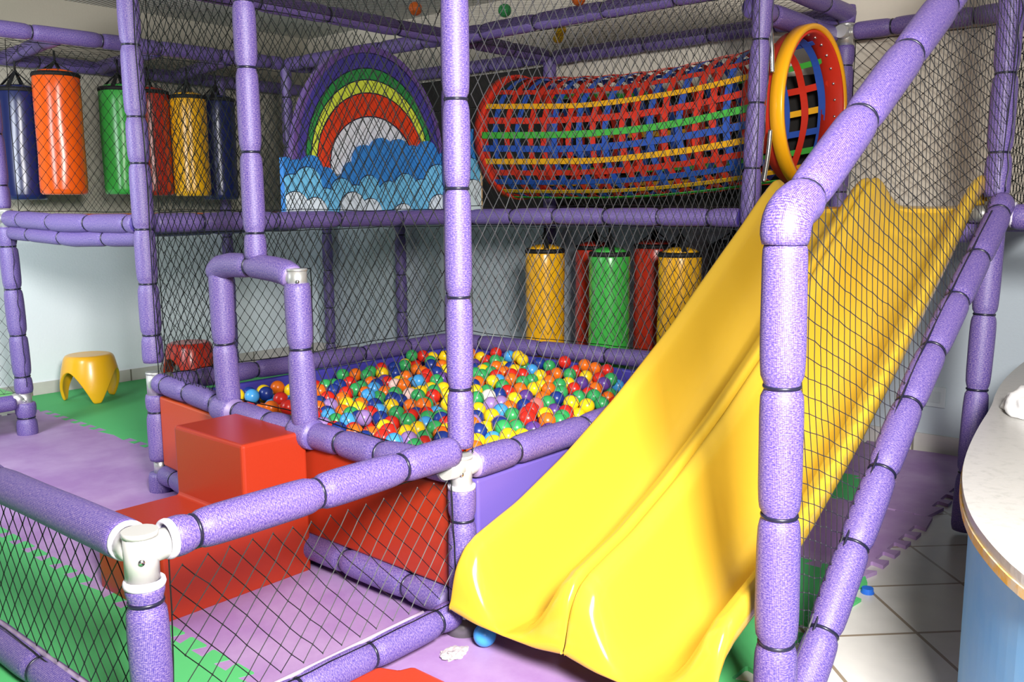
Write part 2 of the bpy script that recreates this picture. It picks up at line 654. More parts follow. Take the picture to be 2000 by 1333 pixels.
foam_mat(2.0, 2.36, -.5, .55, M_GREEN, 'green jigsaw floor mat behind the slide by the right wall')
foam_mat(2.36, 3.05, -.5, .55, M_PURPLE, 'purple jigsaw floor mat against the right wall skirting')
foam_mat(2.0, 3.05, -.78, -.5, M_PURPLE, 'purple strip of floor mat by the right wall skirting', (1, 0, 1, 1))
sc1 = bobj('mat_offcut', prism([(1.03, -.80), (1.16, -.83), (1.22, -.80), (1.17, -.765), (1.10, -.78)], .0005, .013), M_GREEN)
tag(sc1, 'small green foam offcut on the white tiles by the slide foot', 'foam scrap')
sc2 = bobj('mat_offcut', prism([(.98, -.80), (1.03, -.83), (1.02, -.86), (.94, -.85)], .0005, .011), M_GREEN)
tag(sc2, 'smaller green foam sliver tucked under the diagonal lower rail', 'foam scrap')
cap = thing('bottle_cap', 'small blue plastic cap lying on the white tiles', 'cap', (1.105, -.85, 0.0))
bm = bmesh.new()
bmesh.ops.create_cone(bm, cap_ends=True, segments=20, radius1=.021, radius2=.019, depth=.018)
for v in bm.verts:
    v.co.z += .0095
rel_o = bobj('cap_shell', bm, mat('blue_cap', (.02, .14, .62), .35), cap)
bm = bmesh.new()
bmesh.ops.create_cone(bm, cap_ends=True, segments=20, radius1=.0222, radius2=.0222, depth=.004)
for v in bm.verts:
    v.co.z += .0025
bobj('cap_rim', bm, bpy.data.materials['blue_cap'], cap)

# ------------------------------------------------------------------ main padded frame
PF = thing('play_frame', 'tall purple foam-padded pipe frame around the ball pit, decks and roof', 'play frame')
A0, Cc, Hh, Kk, Gg, Ff, Jj, Mm = (0, 0), (.105, 2.055), (.14, 3.672), (2.04, 2.045), (2.04, .085), (1.985, -.955), (3.0, .05), (2.05, 3.67)
RF = .047


def post(pts, r=RF, seg=.31, phase=None, name='padded_post', **k):
    return tube(name, pts, r, PF, seg, phase, **k)


def rail(pts, r=RF, seg=.36, phase=None, **k):
    return tube('padded_rail', pts, r, PF, seg, phase, **k)


def joint(c, dirs, r=.030, L=.085, m=M_PIPE, parent=None, name='pipe_joint'):
    """cast tee clamp: a sleeve and a socket for every direction, with a set screw"""
    c = Vector(c)
    V, F = [], []

    def add(a, b, rad, n=18):
        k = len(V)
        v, f = sweep([a, b], lambda s: rad, n)
        V.extend(v)
        F.extend([tuple(k + x for x in q) for q in f])
    add(c - Vector((0, 0, L * .75)), c + Vector((0, 0, L * .55)), r)
    add(c + Vector((0, 0, L * .42)), c + Vector((0, 0, L * .57)), r * 1.05)
    for d in dirs:
        d = Vector(d).normalized()
        add(c, c + d * L, r * .93)
    o = obj(name, V, F, m, parent, smooth=False)
    me = o.data
    for p in me.polygons:
        p.use_smooth = len(p.vertices) == 4
    o['label'] = 'bare pale metal pipe joint'
    s = (CAM_POS - c)
    s.z = 0
    s.normalize()
    q = c + s * r - Vector((0, 0, .012))
    rod('set_screw', q - s * .004, q + s * .006, .007, M_CHROME, o, 12)
    return o


def cutring(c, ax, parent, r=RF):
    """the white cut end of a foam sleeve"""
    ax = Vector(ax).normalized()
    c = Vector(c)
    rod('foam_end', c, c + ax * .012, r * .97, M_FOAMCUT, parent, 24)['label'] = 'white cut end of the foam sleeve'


# posts
pa = post([(0, 0, .60), (0, 0, 2.34)], .0405, .285, .19)
pal = post([(0, 0, .10), (0, 0, .475)], .044, .28, .30)
cutring((0, 0, .470), (0, 0, 1), pal, .044)
joint((0, 0, .535), [(0, 1, 0), (1, 0, 0), (-1, 0, .1)], .033, .07, M_WHITEJ, pal)
rod('bare_foot', (0, 0, 0), (0, 0, .12), .030, mat('worn_pipe', (.25, .24, .25), .45, .5, metal=.6), pal)
bm = bmesh.new()
bmesh.ops.create_cone(bm, cap_ends=True, segments=24, radius1=.058, radius2=.034, depth=.045)
for v in bm.verts:
    v.co.z += .035
bobj('foot_flange', bm, mat('worn_steel', (.22, .21, .22), .45, .5, metal=.6), pal, True)
pb = post([(0, 1.036, 1.13), (-.002, 1.036, 2.34)], .041, .27, .12)
pc = post([(Cc[0], Cc[1], .62), (Cc[0] - .01, Cc[1], 2.34)], RF, .255, .10)
pcl = post([(Cc[0], Cc[1], .16), (Cc[0], Cc[1], .47)], RF, .30, .24)
joint((Cc[0], Cc[1], .53), [(0, -1, 0), (1, 0, 0)], .036, .08, M_PIPE, pcl)
rod('bare_foot', (Cc[0], Cc[1], .09), (Cc[0], Cc[1], .17), .028, M_PIPE, pcl)
tube('foot_sleeve', [(Cc[0], Cc[1], 0), (Cc[0], Cc[1], .10)], .055, pcl, ties=False)
ph = post([(Hh[0] - .03, Hh[1], 1.32), (Hh[0] - .05, Hh[1], 2.34)], RF, .27)
phl = post([(Hh[0], Hh[1], .26), (Hh[0] - .02, Hh[1], 1.215)], .050, .25, .10)
joint((Hh[0] - .02, Hh[1], 1.265), [(0, -1, 0), (-1, 0, 0)], .04, .085, M_PIPE, phl)
phf = post([(Hh[0], Hh[1], 0), (Hh[0], Hh[1], .20)], .058, .10, .10)
joint((Hh[0], Hh[1], .225), [(-1, 0, 0), (0, 1, 0)], .038, .07, M_PIPE, phf)
post([(Kk[0], Kk[1], 0), (Kk[0], Kk[1], 2.34)])
post([(Mm[0], Mm[1], 1.30), (Mm[0], Mm[1], 2.34)], .040)
pg = post([(2.04, .095, 0), (2.04, .092, 1.33), (2.04, .055, 2.34)], .044, .27)
pf = post([(1.904, -.945, .02), (1.975, -.955, 1.22)], .047, .30, .26)
joint((1.985, -.957, 1.275), [(0, 1, 0), (1, 0, 0), (0, -1, 0)], .036, .085, M_PIPE, pf)
cutring((1.99, -1.015, 1.272), (0, -1, -.05), pf, .05)
post([(1.99, -.955, 1.34), (2.045, -.952, 2.5)], .047, .29, .18)
pj = post([(3.0, .05, 0), (3.0, .05, 2.14)])
post([(3.0, .05, 2.255), (3.0, .05, 2.345)], .045, ties=False)
joint((3.0, .05, 2.205), [(0, -1, 0), (-1, 0, 0)], .036, .085, M_PIPE, pj)
post([(2.155, 4.70, 0), (2.155, 4.70, 2.34)], .045)
post([(2.975, 4.47, 0), (2.975, 4.47, 2.30)], .045)
post([(2.985, 3.55, 0), (2.985, 3.55, 2.30)], .045)
post([(3.0, 2.045, 0), (3.0, 2.045, 2.30)], .045)
# ball pit rails
rail([(.0, .05, .525), (.0, .40, .512), (.02, 1.1, .512), (.09, 1.70, .522), (.10, 2.0, .53)], .048, .22, .12)
rail([(.15, 2.06, .515), (1.0, 2.055, .505), (1.99, 2.05, .500)], .046, .33)
rail([(2.04, 2.0, .500), (2.04, 1.0, .520), (2.04, .14, .535)], .046, .45)
rail([(.05, 0, .535), (.5, 0, .536), (1.99, .07, .55)], .047, .33, .22)
rail([(.0, .06, .085), (.0, 1.0, .095), (.10, 2.0, .10)], .046, .33)
cutring((0, .050, .525), (0, 1, 0), pal, .048)
# deck edges
rail([(Hh[0] - .02, 3.62, 1.263), (.11, 2.9, 1.245), (.105, 2.11, 1.247)], .046, .40)
rail([(.15, 2.05, 1.25), (1.1, 2.05, 1.252), (1.99, 2.045, 1.253)], .045, .42)
rail([(2.04, 2.0, 1.253), (2.04, 1.2, 1.26), (2.04, .14, 1.255)], .045, .31)
rail([(2.05, .04, 1.20), (2.04, -.90, 1.205)], .045, .33)
rail([(2.09, 3.67, 1.19), (1.1, 3.67, 1.175), (.19, 3.67, 1.195)], .042, .45)
rail([(.13, 3.6, 1.185), (.12, 2.8, 1.165), (.13, 2.1, 1.185)], .040, .45)
rail([(1.99, -1.02, 1.265), (2.0, -2.2, 1.24)], .048, .4)
rail([(2.09, 3.67, 1.22), (2.95, 3.60, 1.22)], .042)
rail([(3.0, 2.0, 1.22), (3.0, .10, 1.22)], .042)
rail([(3.0, 0, 1.22), (3.0, -1.0, 1.22)], .042)
# roof rails
rail([(.14, 2.055, 2.30), (2.0, 2.045, 2.30)], .046, .42)
rail([(2.04, 2.0, 2.295), (2.04, .10, 2.305)], .046, .42)
rail([(0, .04, 2.31), (.10, 2.01, 2.31)], .045, .42)
rail([(.04, 0, 2.31), (2.0, .05, 2.31)], .045, .42)
rail([(.13, 3.66, 2.30), (2.01, 3.67, 2.315)], .046, .40)
rail([(-2.4, 3.64, 2.29), (.06, 3.66, 2.30)], .046, .40)
rail([(2.05, 3.63, 2.31), (2.04, 2.09, 2.30)], .045, .40)
rail([(-.6, 4.72, 2.30), (2.95, 4.72, 2.30)], .046, .40)
for (a, b) in (((.50, 3.70), (.575, 4.68)), ((1.11, 3.71), (1.20, 4.68)), ((1.61, 3.71), (1.78, 4.68)), ((-.20, 3.70), (-.05, 4.68))):
    rail([(a[0], a[1], 2.30), (b[0], b[1], 2.30)], .044, .40)
rail([(2.99, 4.45, 2.30), (2.985, 3.6, 2.30)], .045)
rail([(2.985, 3.5, 2.30), (3.0, 2.09, 2.30)], .045)
rail([(3.0, 2.0, 2.29), (3.0, .10, 2.30)], .047, .45)
rail([(2.09, 2.045, 2.30), (2.95, 2.045, 2.30)], .045)
rail([(2.09, 3.67, 2.31), (2.94, 3.57, 2.31)], .045)
rail([(2.06, .13, 2.205), (2.96, .115, 2.195)], .050, .42)


def lacing(pts, parent, r=.0022, amp=.008):
    P = resample(pts, .02)
    Q = [p + Vector((noise.noise(p * 17) * amp, noise.noise(p * 17 + Vector((3, 1, 2))) * amp, 0)) for p in P]
    V, F = sweep(Q, lambda s: r, 6)
    obj('lacing_cord', V, F, M_TIE, parent)


lacing([(Cc[0] + .008, Cc[1] - .047, .65), (Cc[0] - .002, Cc[1] - .047, 2.3)], pc)
lacing([(Hh[0] + .0, Hh[1] - .052, .30), (Hh[0] - .02, Hh[1] - .052, 1.17)], phl)
lacing([(2.04, .047, .70), (2.04, .045, 1.30), (2.04, .010, 2.25)], pg)
lacing([(1.95, -.998, 1.36), (2.0, -.998, 2.3)], pf)
rail([(2.09, .055, 2.315), (3.02, .05, 2.305)], .046, .40)
rail([(3.0, 0, 2.21), (3.0, -1.6, 2.21)], .046, .40)
# entrance arch
tube('arch_leg', [(.035, 1.325, .545), (.02, 1.315, .80), (.015, 1.305, 1.075)], .047, PF, .32, .22)
al = tube('arch_leg', [(.0, .775, .545), (-.01, .772, .80), (-.01, .778, 1.055)], .047, PF, .30, .30)
tube('arch_top', [(.012, 1.335, 1.065), (.008, 1.27, 1.100), (0, 1.05, 1.105), (-.008, .86, 1.095), (-.01, .80, 1.075)], .046, PF, .26, .26, bend=1)
joint((-.01, .775, 1.075), [(0, 1, .1)], .034, .055, M_PIPE, al)
for y in (1.325, .775):
    tube('arch_collar', [(.025 if y > 1 else 0, y + .055, .520), (.025 if y > 1 else 0, y - .055, .516)], .057, PF, ties=False)

# ------------------------------------------------------------------ low front fence
LF = thing('low_fence', 'low purple padded fence with bare white corner joint at the front', 'fence', (0, 0, 0))
fa = tube('padded_rail', [(-.945, 0, .585), (-.5, 0, .588), (-.038, 0, .592)], .0475, LF, .335, .055)
ring((-.945, 0, .585), Vector((1, 0, 0)), .0405, .0065, 'foam_end', M_FOAMCUT, fa, 24, 8)['label'] = 'white cut end of the foam sleeve'
fb = tube('padded_rail', [(-1.0, .075, .578), (-1.0, .8, .562), (-1.0, 2.3, .55)], .0475, LF, .62, .75)
ring((-1.0, .075, .578), Vector((0, 1, 0)), .0405, .0065, 'foam_end', M_FOAMCUT, fb, 24, 8)['label'] = 'white cut end of the foam sleeve'
fc = tube('padded_post', [(-1.005, 0, .50), (-1.0, 0, .02)], .046, LF, .24, .055)
ring((-1.005, 0, .502), Vector((0, 0, 1)), .0395, .0065, 'foam_end', M_FOAMCUT, fc, 24, 8)['label'] = 'white cut end of the foam sleeve'
joint((-1.008, 0, .575), [(1, 0, .05), (0, 1, 0)], .037, .085, M_WHITEJ, fc)
fd = tube('padded_rail', [(-.95, 0, .075), (-.5, 0, .078), (-.045, 0, .082)], .045, LF, .25, .10)
fe = tube('padded_rail', [(-1.0, .05, .075), (-1.0, .9, .062), (-1.0, 2.3, .06)], .046, LF, .36, .25)
# the slit of each lower sleeve faces up and shows the bare pipe
for pts, o in (([(-.93, .012, .116), (-.5, .012, .119), (-.16, .012, .123)], fd), ([(-.988, .1, .117), (-.988, .9, .104), (-.988, 2.2, .10)], fe)):
    V, F = sweep(resample(pts, .05), lambda s: .0065, 8)
    q = obj('pipe_slit', V, F, M_PINKSLIT, o)
    q['label'] = 'pale pipe showing through the slit'

# ------------------------------------------------------------------ slide handrail
SH = thing('slide_handrail', 'pale lavender padded post with sloping rails beside the near slide', 'handrail')
tube('padded_post', [(.049, -1.0, .0), (.03, -1.0, .62), (.006, -1.0, 1.235)], .0505, SH, .33, .27)
tube('elbow_sleeve', [(.004, -1.0, 1.23), (.005, -1.0, 1.275), (.03, -1.0, 1.305), (.085, -1.0, 1.325), (.10, -1.0, 1.335)], .055, SH, bend=1, ties=False)
tube('upper_rail', [(.07, -1.0, 1.315), (.30, -1.0, 1.455), (.55, -1.0, 1.606), (.85, -1.0, 1.785), (1.07, -1.0, 1.916), (2.02, -.975, 2.48)], .051, SH, .36, .05)
lr = [(.085, -1.01, .01), (.235, -1.0, .098), (.528, -1.0, .38), (.909, -1.0, .700), (1.279, -1.0, .935), (1.82, -1.0, 1.245), (1.96, -.985, 1.32)]
lrail = tube('lower_rail', smooth_path(lr, 2), .047, SH, .27, .30)
lr2 = smooth_path([(p[0] - .012, p[1] + .012, p[2] + .043) for p in lr[1:-1]], 2)
V, F = sweep(resample(lr2, .03), lambda s: .0035, 6)
obj('lacing_cord', V, F, M_TIE, lrail)

# balls: colour letter then x,y,z in millimetres
BALLS_IND = (
    'Y405,1860,441 C437,1786,442 N473,1866,437 Y539,1843,440 N505,1773,445 O625,1854,445 R499,1648,436 Y654,1782,436 O364,1527,435 R412,1469,439 '
    'N497,1546,434 G1056,1892,439 O1099,1838,442 G1220,1860,437 G1119,1772,442 R935,1685,441 G927,1583,434 G845,1528,441 O844,1459,433 C911,1470,443 '
    'O1019,1619,437 N981,1532,442 P1086,1594,439 Y1232,1780,436 R1311,1876,440 R1050,1530,444 G811,1321,435 O904,1382,437 C745,1318,456 N844,1649,445 '
    'N747,1574,446 O714,1635,442 G800,1702,445 R624,1461,445 R771,1510,438 G719,1368,416 Y1541,1938,425 G1594,1938,469 G1461,1854,438 R1623,1938,406 '
    'Y1758,1938,437 R1658,1914,461 N1574,1760,437 G1656,1849,436 Y1812,1895,441 O1949,1938,446 N1367,1836,441 N1276,1726,437 O1241,1602,437 O1416,1705,439 '
    'O1387,1631,436 R1353,1563,436 R1227,1449,441 C1159,1459,434 N1422,1560,439 O1592,1691,438 Y1491,1555,443 G1247,1382,443 P1312,1404,442 W1040,1461,442 '
    'Y1118,1518,438 O1025,1382,454 Y1074,1362,409 C1076,1332,472 Y1048,1286,428 Y1119,1293,433 G1072,1222,436 Y1143,1228,437 Y1035,1091,447 W942,1252,437 '
    'G931,1182,442 R981,1134,440 G898,1304,443 N551,1425,440 V547,1340,441 Y628,1330,435 O514,1214,435 O674,1414,440 Y602,1215,436 O665,1273,435 '
    'N690,1208,436 R559,1084,441 C633,1114,433 N510,963,445 V451,997,455 N475,1062,439 G491,1129,443 N454,1248,436 C403,1167,445 O472,1330,444 '
    'R386,1241,444 G363,1069,446 C361,988,460 V294,1066,443 R296,997,437 N271,934,447 N400,1021,414 R338,927,435 O299,871,444 O352,829,431 N276,782,436 '
    'Y419,834,445 R319,728,442 N790,1148,446 N807,1219,444 G631,996,441 R510,895,434 O767,1055,440 G824,1018,445 O764,970,457 R633,912,440 R696,884,441 '
    'N704,952,429 C812,943,416 G721,820,434 G553,842,446 Y431,720,439 Y509,736,436 G653,830,440 C600,786,432 G560,690,436 N660,754,445 R629,693,442 '
    'O494,587,442 Y553,621,437 N437,524,444 C295,638,446 V363,630,441 R383,565,430 G317,546,436 G432,618,433 Y855,909,458 Y702,1110,444 R378,763,448 '
    'Y1925,1705,440 Y1949,1764,415 G1949,1870,441 O1898,1765,462 R1873,1608,438 C1949,1623,404 G1801,1478,462 G1769,1519,418 R1949,1607,472 G1935,1558,424 '
    'C1949,1503,464 Y1944,1435,472 Y1906,1370,464 O1949,1462,408 G1949,1394,415 C1807,1220,436 Y1700,1075,438 R1663,1165,439 Y1708,1256,445 Y1794,1409,434 '
    'O1726,1405,445 O1631,1265,444 R1596,1181,446 N1773,1343,439 P1728,1571,438 N1636,1476,437 Y1603,1393,444 G1488,1292,446 G1595,1325,442 R1545,1246,440 '
    'O1368,1209,437 G1510,1358,444 Y1406,1143,444 C1481,1168,434 G1375,1051,437 O1499,1102,445 G1482,1011,444 G1576,1029,438 R1292,947,436 O1356,921,440 '
    'Y1408,876,441 P1264,807,435 Y1155,782,444 N1202,917,440 B1133,922,443 G1237,1027,436 Y1169,1037,446 G1065,934,443 N1294,1168,438 N1949,1281,448 '
    'G1949,1212,440 R1949,1105,474 N1949,1099,405 R1949,1028,433 O1949,971,471 O1949,902,462 R1949,945,407 R1949,865,404 R1949,825,460 G1820,972,440 '
    'Y1803,855,444 R1846,802,434 P1643,764,447 P1643,701,419 P1664,646,455 G1848,732,439 O1812,1052,435 O1620,948,435 O1446,815,441 Y1636,842,435 '
    'G1456,748,433 G1567,844,439 R1516,715,443 Y1477,884,441 O1259,704,441 G1214,636,438 N1282,639,446 P1330,592,430 G1398,599,438 G1436,541,444 '
    'Y1223,513,423 Y1162,429,420 N1283,467,437 V1025,810,440 V1094,812,434 O1040,713,434 C949,683,440 G945,614,433 K1135,638,441 R1040,584,444 R962,549,444 '
    'Y1009,485,442 P1105,513,437 Y922,791,435 N795,685,439 Y859,656,438 Y714,555,427 V792,550,436 O808,479,427 G757,429,443 R874,462,436 R824,427,469 '
    'N732,493,451 N617,505,444 C630,442,419 G689,439,454 Y503,408,441 Y524,342,441 O439,357,435 Y640,372,441 Y706,356,429 G692,289,438 P773,356,445 '
    'G835,398,407 P895,397,441 O852,349,467 P788,289,446 R887,314,419 G957,368,443 G1018,402,442 R1099,444,442 N1067,651,446 V737,644,436 O655,581,453 '
    'R952,299,439 Y1181,479,465 Y1223,425,452 R1482,603,439 O1596,645,440 G1340,428,440 O171,111,395 P131,182,395 R143,282,395 R266,140,395 R219,219,395 '
    'G204,309,395 N115,421,395 P348,168,395 Y397,119,395 R173,380,395 C339,257,395 P126,513,395 P281,346,395 O455,157,395 N188,486,395 Y250,423,395 '
    'N414,269,395 N560,103,395 N380,344,395 R194,559,395 Y480,249,395 Y137,648,395 Y322,467,395 C368,418,395 R547,214,395 P646,102,395 P213,645,395 '
    'R183,710,395 N562,282,395 Y728,103,395 G680,170,395 R434,460,395 C656,240,395 R265,716,395 C158,855,395 Y580,370,395 '
)
BALLS_REST = (
    'N1540,301,395 C1143,141,395 P1770,730,395 C1344,1769,395 Y1457,973,395 O893,1780,395 C556,1790,395 C1899,196,395 Y305,1499,395 O1757,1104,395 '
    'G1267,1553,395 O1300,1095,395 O863,1146,395 P1867,1721,395 N1250,591,395 R1484,534,395 G1090,1931,395 N1159,230,395 Y735,1153,395 C954,104,395 '
    'N1742,244,395 N701,729,395 O1272,877,395 R634,631,395 Y801,1899,395 R984,247,395 P173,1038,395 N1342,1468,395 G1870,1109,395 N1462,1928,395 '
    'R422,1376,395 G759,1237,395 Y1105,1018,395 Y1587,1813,395 C325,1258,395 O414,1679,395 P1687,1319,395 P252,896,395 N1510,1659,395 N1196,329,395 '
    'P1289,281,395 O616,1652,395 Y239,1640,395 G1464,282,395 G1763,382,395 Y1448,372,395 O905,1010,395 C1566,367,395 R1315,1004,395 O284,1788,395 '
    'P1910,327,395 O999,1835,395 R265,1131,395 Y392,1587,395 G1622,236,395 C1883,1271,395 G1216,1333,395 C1464,124,395 Y580,1888,395 N1001,1767,395 '
    'O1419,1325,395 R1562,508,395 O705,1045,395 Y783,842,395 Y1693,298,395 Y1516,235,395 C1545,125,395 P915,160,395 C761,1795,395 N806,630,395 Y874,103,395 '
    'O214,1366,395 O1690,762,395 P722,1299,395 R394,1747,395 R1908,1174,395 P1412,653,395 Y735,1928,395 G1247,1678,395 Y1664,1414,395 C1317,1683,395 '
    'C1521,429,395 Y1312,187,395 P355,1176,395 R1896,651,395 O1738,988,395 R216,791,395 Y1225,1117,395 P1068,1119,395 C1880,1864,395 G1810,1775,395 '
    'P509,1459,395 Y394,673,395 P1168,1755,395 R676,1596,395 Y1834,521,395 N1462,1761,395 O1854,858,395 G1810,168,395 Y274,1305,395 P1056,92,395 '
    'O1647,1659,395 O1687,1213,395 G1741,1862,395 P1408,457,395 R728,244,395 N982,1048,395 G1219,106,395 G1546,597,395 P229,1473,395 C976,787,395 '
    'C1434,1097,395 G521,1384,395 N1583,739,395 G1517,1420,395 Y1306,1279,395 P689,1695,395 C899,1851,395 Y818,1080,395 C214,1862,395 P1850,1356,395 '
    'N1563,1126,395 G1448,1504,395 G831,1267,395 G1555,959,395 R1690,875,395 P909,900,395 G1899,99,395 C1324,756,395 C1783,936,395 N1678,528,395 '
    'O666,1885,395 O1677,160,395 R1768,309,395 P795,1557,395 N314,1907,395 C1001,923,395 O1053,290,395 O217,1721,395 N813,226,395 G1634,363,395 '
    'N1076,756,395 C1938,426,395 N1395,796,395 N1128,1411,395 P1666,1758,395 G854,1362,395 Y842,735,395 O596,854,395 C1812,622,395 P887,250,395 '
    'C874,819,395 O867,584,395 C496,1718,395 C1027,168,395 P1823,424,395 P1861,1010,395 G953,1429,395 O877,1605,395 Y1809,93,395 G1141,559,395 '
    'P1155,838,395 O391,936,395 N1332,358,395 Y516,1920,395 Y1715,452,395 Y919,494,395 N1111,685,395 P224,987,395 C1914,732,395 P1041,1708,395 '
    'Y386,1296,395 O1012,651,395 P1160,1902,395 P1334,852,395 R1628,443,395 P1239,961,395 Y1385,237,395 P671,1495,395 G1797,1273,395 O164,939,395 '
    'G585,1535,395 N1407,1428,395 N1723,1720,395 R500,517,395 P1832,1661,395 O1636,602,395 O535,789,395 O481,690,395 G1709,639,395 R1526,1506,395 '
    'P1015,1566,395 G446,1195,395 P1596,1534,395 N1628,1061,395 G302,1417,395 P287,1703,395 P1753,1179,395 O1284,1350,395 C610,1728,395 Y438,1512,395 '
    'G1213,1251,395 G1159,1139,395 O987,1220,395 N1606,160,395 G1004,1906,395 N157,1289,395 O568,920,395 R1836,338,395 N1346,512,395 G178,1203,395 '
    'G563,999,395 Y771,774,395 O350,1805,395 C691,478,395 Y586,563,395 Y324,1602,395 C259,1554,395 N1306,105,395 P1751,540,395 P1816,1157,395 R170,1513,395 '
    'O1724,1634,395 G1858,1520,395 G190,1581,395 R1420,1246,395 Y566,1599,395 G454,775,395 R1801,1586,395 C1516,1820,395 G1334,660,395 C1155,492,395 '
    'O459,1587,395 N1388,728,395 R804,1415,395 P972,1296,395 P1169,1835,395 O1852,265,395 G1479,670,395 C1374,1908,395 Y1232,752,395 O1923,589,395 '
    'Y1587,1449,395 P1299,1823,395 N1093,1658,395 C185,1116,395 C903,1092,395 Y1176,1552,395 R496,1009,395 N1455,203,395 Y876,1691,395 G529,1156,395 '
    'N1058,474,395 O1528,881,395 O547,438,395 C1905,489,395 C1139,366,395 Y1670,1531,395 R913,1935,395 O1290,1926,395 O773,1000,395 R1358,1156,395 '
    'Y1379,981,395 R1543,1297,395 N798,130,395 O449,1913,395 G467,855,395 C543,1265,395 P1176,1628,395 P1210,184,395 Y1730,99,395 O288,1200,395 '
    'O1185,704,395 R970,445,395 G555,1679,395 Y1577,1886,395 N1080,608,395 P1819,1462,395 P829,1832,395 O1553,671,395 C1680,942,395 C610,1391,395 '
    'O1705,1468,395 C1356,1358,395 C400,1107,395 O612,1051,395 O638,310,395 R1383,120,395 R1437,1649,395 R1745,805,395 P1066,868,395 Y1552,1585,395 '
    'O1529,811,395 R813,329,395 O163,90,339 O231,91,355 N297,91,355 Y364,93,351 N431,91,352 G498,94,355 R568,91,336 O638,92,335 Y700,91,343 G775,92,353 '
    'N840,94,346 N911,94,349 P975,91,340 Y1047,94,334 C1115,94,355 N1181,90,351 R1251,92,346 Y1314,90,336 P1387,89,344 P1454,94,344 R1522,94,349 '
    'R1590,93,355 C1653,91,355 O1723,90,335 O1792,93,337 N1860,93,349 O1927,94,342 G129,151,344 C191,153,354 O264,151,334 P330,148,341 P394,151,344 '
    'O464,153,334 O533,149,355 Y603,149,355 N667,153,338 N738,150,355 P808,152,340 G870,151,354 N942,149,343 Y1011,153,339 Y1078,152,355 Y1144,149,334 '
    'N1214,149,346 Y1279,149,355 R1349,152,355 G1419,148,354 C1482,152,345 N1553,153,343 C1625,149,339 Y1689,148,337 R1761,153,355 C1829,151,340 '
    'P1894,150,354 O163,209,351 R224,208,335 Y294,210,355 P360,210,353 P434,212,355 N501,208,354 R566,209,338 Y632,209,349 P706,212,349 O772,211,352 '
    'Y842,210,345 O904,212,351 C974,210,348 N1041,208,351 Y1111,212,355 C1179,211,342 G1250,211,355 C1318,210,340 G1385,210,341 R1449,209,334 P1519,210,340 '
    'G1589,212,350 C1659,207,354 O1725,207,350 N1792,209,353 P1863,210,348 N1926,211,344 C124,271,339 G192,270,350 C260,267,355 R326,266,336 N400,266,336 '
    'N463,269,341 C535,269,343 Y601,267,351 G673,266,344 Y739,271,343 N807,271,354 G877,270,339 O941,268,355 P1013,270,347 O1074,270,342 G1144,267,349 '
    'C1216,271,355 O1278,268,337 G1351,266,353 R1420,266,354 G1486,267,341 G1551,266,347 C1621,267,344 O1691,271,341 Y1755,268,342 C1822,267,343 '
    'C1896,270,353 G159,329,355 R228,328,343 O296,330,339 N363,329,339 C432,327,355 R502,329,355 P564,329,352 O637,327,337 N703,329,355 N770,325,352 '
    'C840,326,342 R911,329,355 N973,325,355 N1045,329,350 P1111,326,355 C1177,330,337 C1246,329,355 Y1314,329,345 G1381,330,355 R1454,325,353 G1517,329,347 '
    'G1591,329,354 C1654,325,352 R1727,328,353 P1794,330,345 O1859,327,340 Y1927,330,337 R126,388,346 Y191,386,337 R258,389,346 G328,389,355 O397,387,351 '
    'G462,387,355 O531,386,355 C604,385,342 O667,389,355 R735,385,355 Y802,388,355 C870,389,355 G944,388,355 Y1011,388,355 N1079,386,355 O1149,387,340 '
    'P1215,388,355 P1281,386,355 R1350,388,346 P1421,385,343 N1485,385,349 O1552,389,341 P1624,388,341 N1693,387,355 P1754,387,334 O1823,384,350 '
    'N1894,385,355 P159,443,355 P226,446,345 P293,447,346 G367,446,342 Y430,444,336 R499,447,355 P566,445,338 P636,444,355 P703,448,345 Y768,443,355 '
    'O837,444,355 R906,447,355 O973,447,333 O1045,443,345 O1115,448,355 R1183,446,355 R1251,445,355 G1315,443,355 P1386,446,340 O1455,448,355 P1519,446,337 '
    'Y1587,448,350 C1656,444,342 O1727,443,336 P1790,447,350 Y1862,447,353 R1924,446,340 N123,506,334 Y196,503,337 R265,507,355 Y327,503,347 R401,504,355 '
    'R463,507,348 O536,507,348 N599,506,355 Y668,506,347 C741,507,355 O807,507,355 G871,503,355 O939,503,338 G1007,506,355 R1076,503,346 R1144,502,336 '
    'C1211,506,355 C1281,503,355 P1348,505,334 O1416,505,355 N1486,503,344 C1551,505,335 Y1623,503,355 R1693,505,342 N1761,502,349 N1824,505,337 '
    'P1893,507,339 O159,564,347 Y231,564,348 O293,562,355 P364,563,355 N429,563,355 N496,561,352 O571,563,336 R638,565,355 G701,564,355 P768,564,355 '
    'O842,564,344 Y908,561,354 G972,566,355 C1047,564,355 R1108,562,345 O1183,563,351 O1249,563,342 Y1316,566,355 G1383,566,355 O1450,562,352 R1523,564,350 '
    'C1590,561,355 R1657,566,351 G1724,563,346 R1795,563,355 G1862,562,355 C1928,562,342 G127,622,342 P190,620,345 P264,624,355 P331,625,355 C400,620,355 '
    'P465,621,355 P534,624,355 N605,624,343 O671,621,348 O738,622,355 G802,620,334 R875,625,351 Y942,623,355 Y1012,622,343 C1075,624,336 C1143,625,355 '
    'O1212,622,355 O1282,625,355 P1352,620,353 Y1419,625,342 N1486,623,355 P1554,621,340 P1624,623,340 C1687,623,342 Y1759,622,355 C1822,621,334 '
    'O1896,624,341 N157,684,347 P231,683,351 C296,681,355 G363,680,344 C435,679,351 G502,682,339 R569,679,355 C636,681,355 G705,679,355 O768,683,355 '
    'N842,680,355 Y907,682,355 R974,684,355 C1042,679,350 G1112,681,333 C1181,683,338 N1249,683,355 O1316,683,343 G1384,683,351 N1455,679,341 O1517,679,348 '
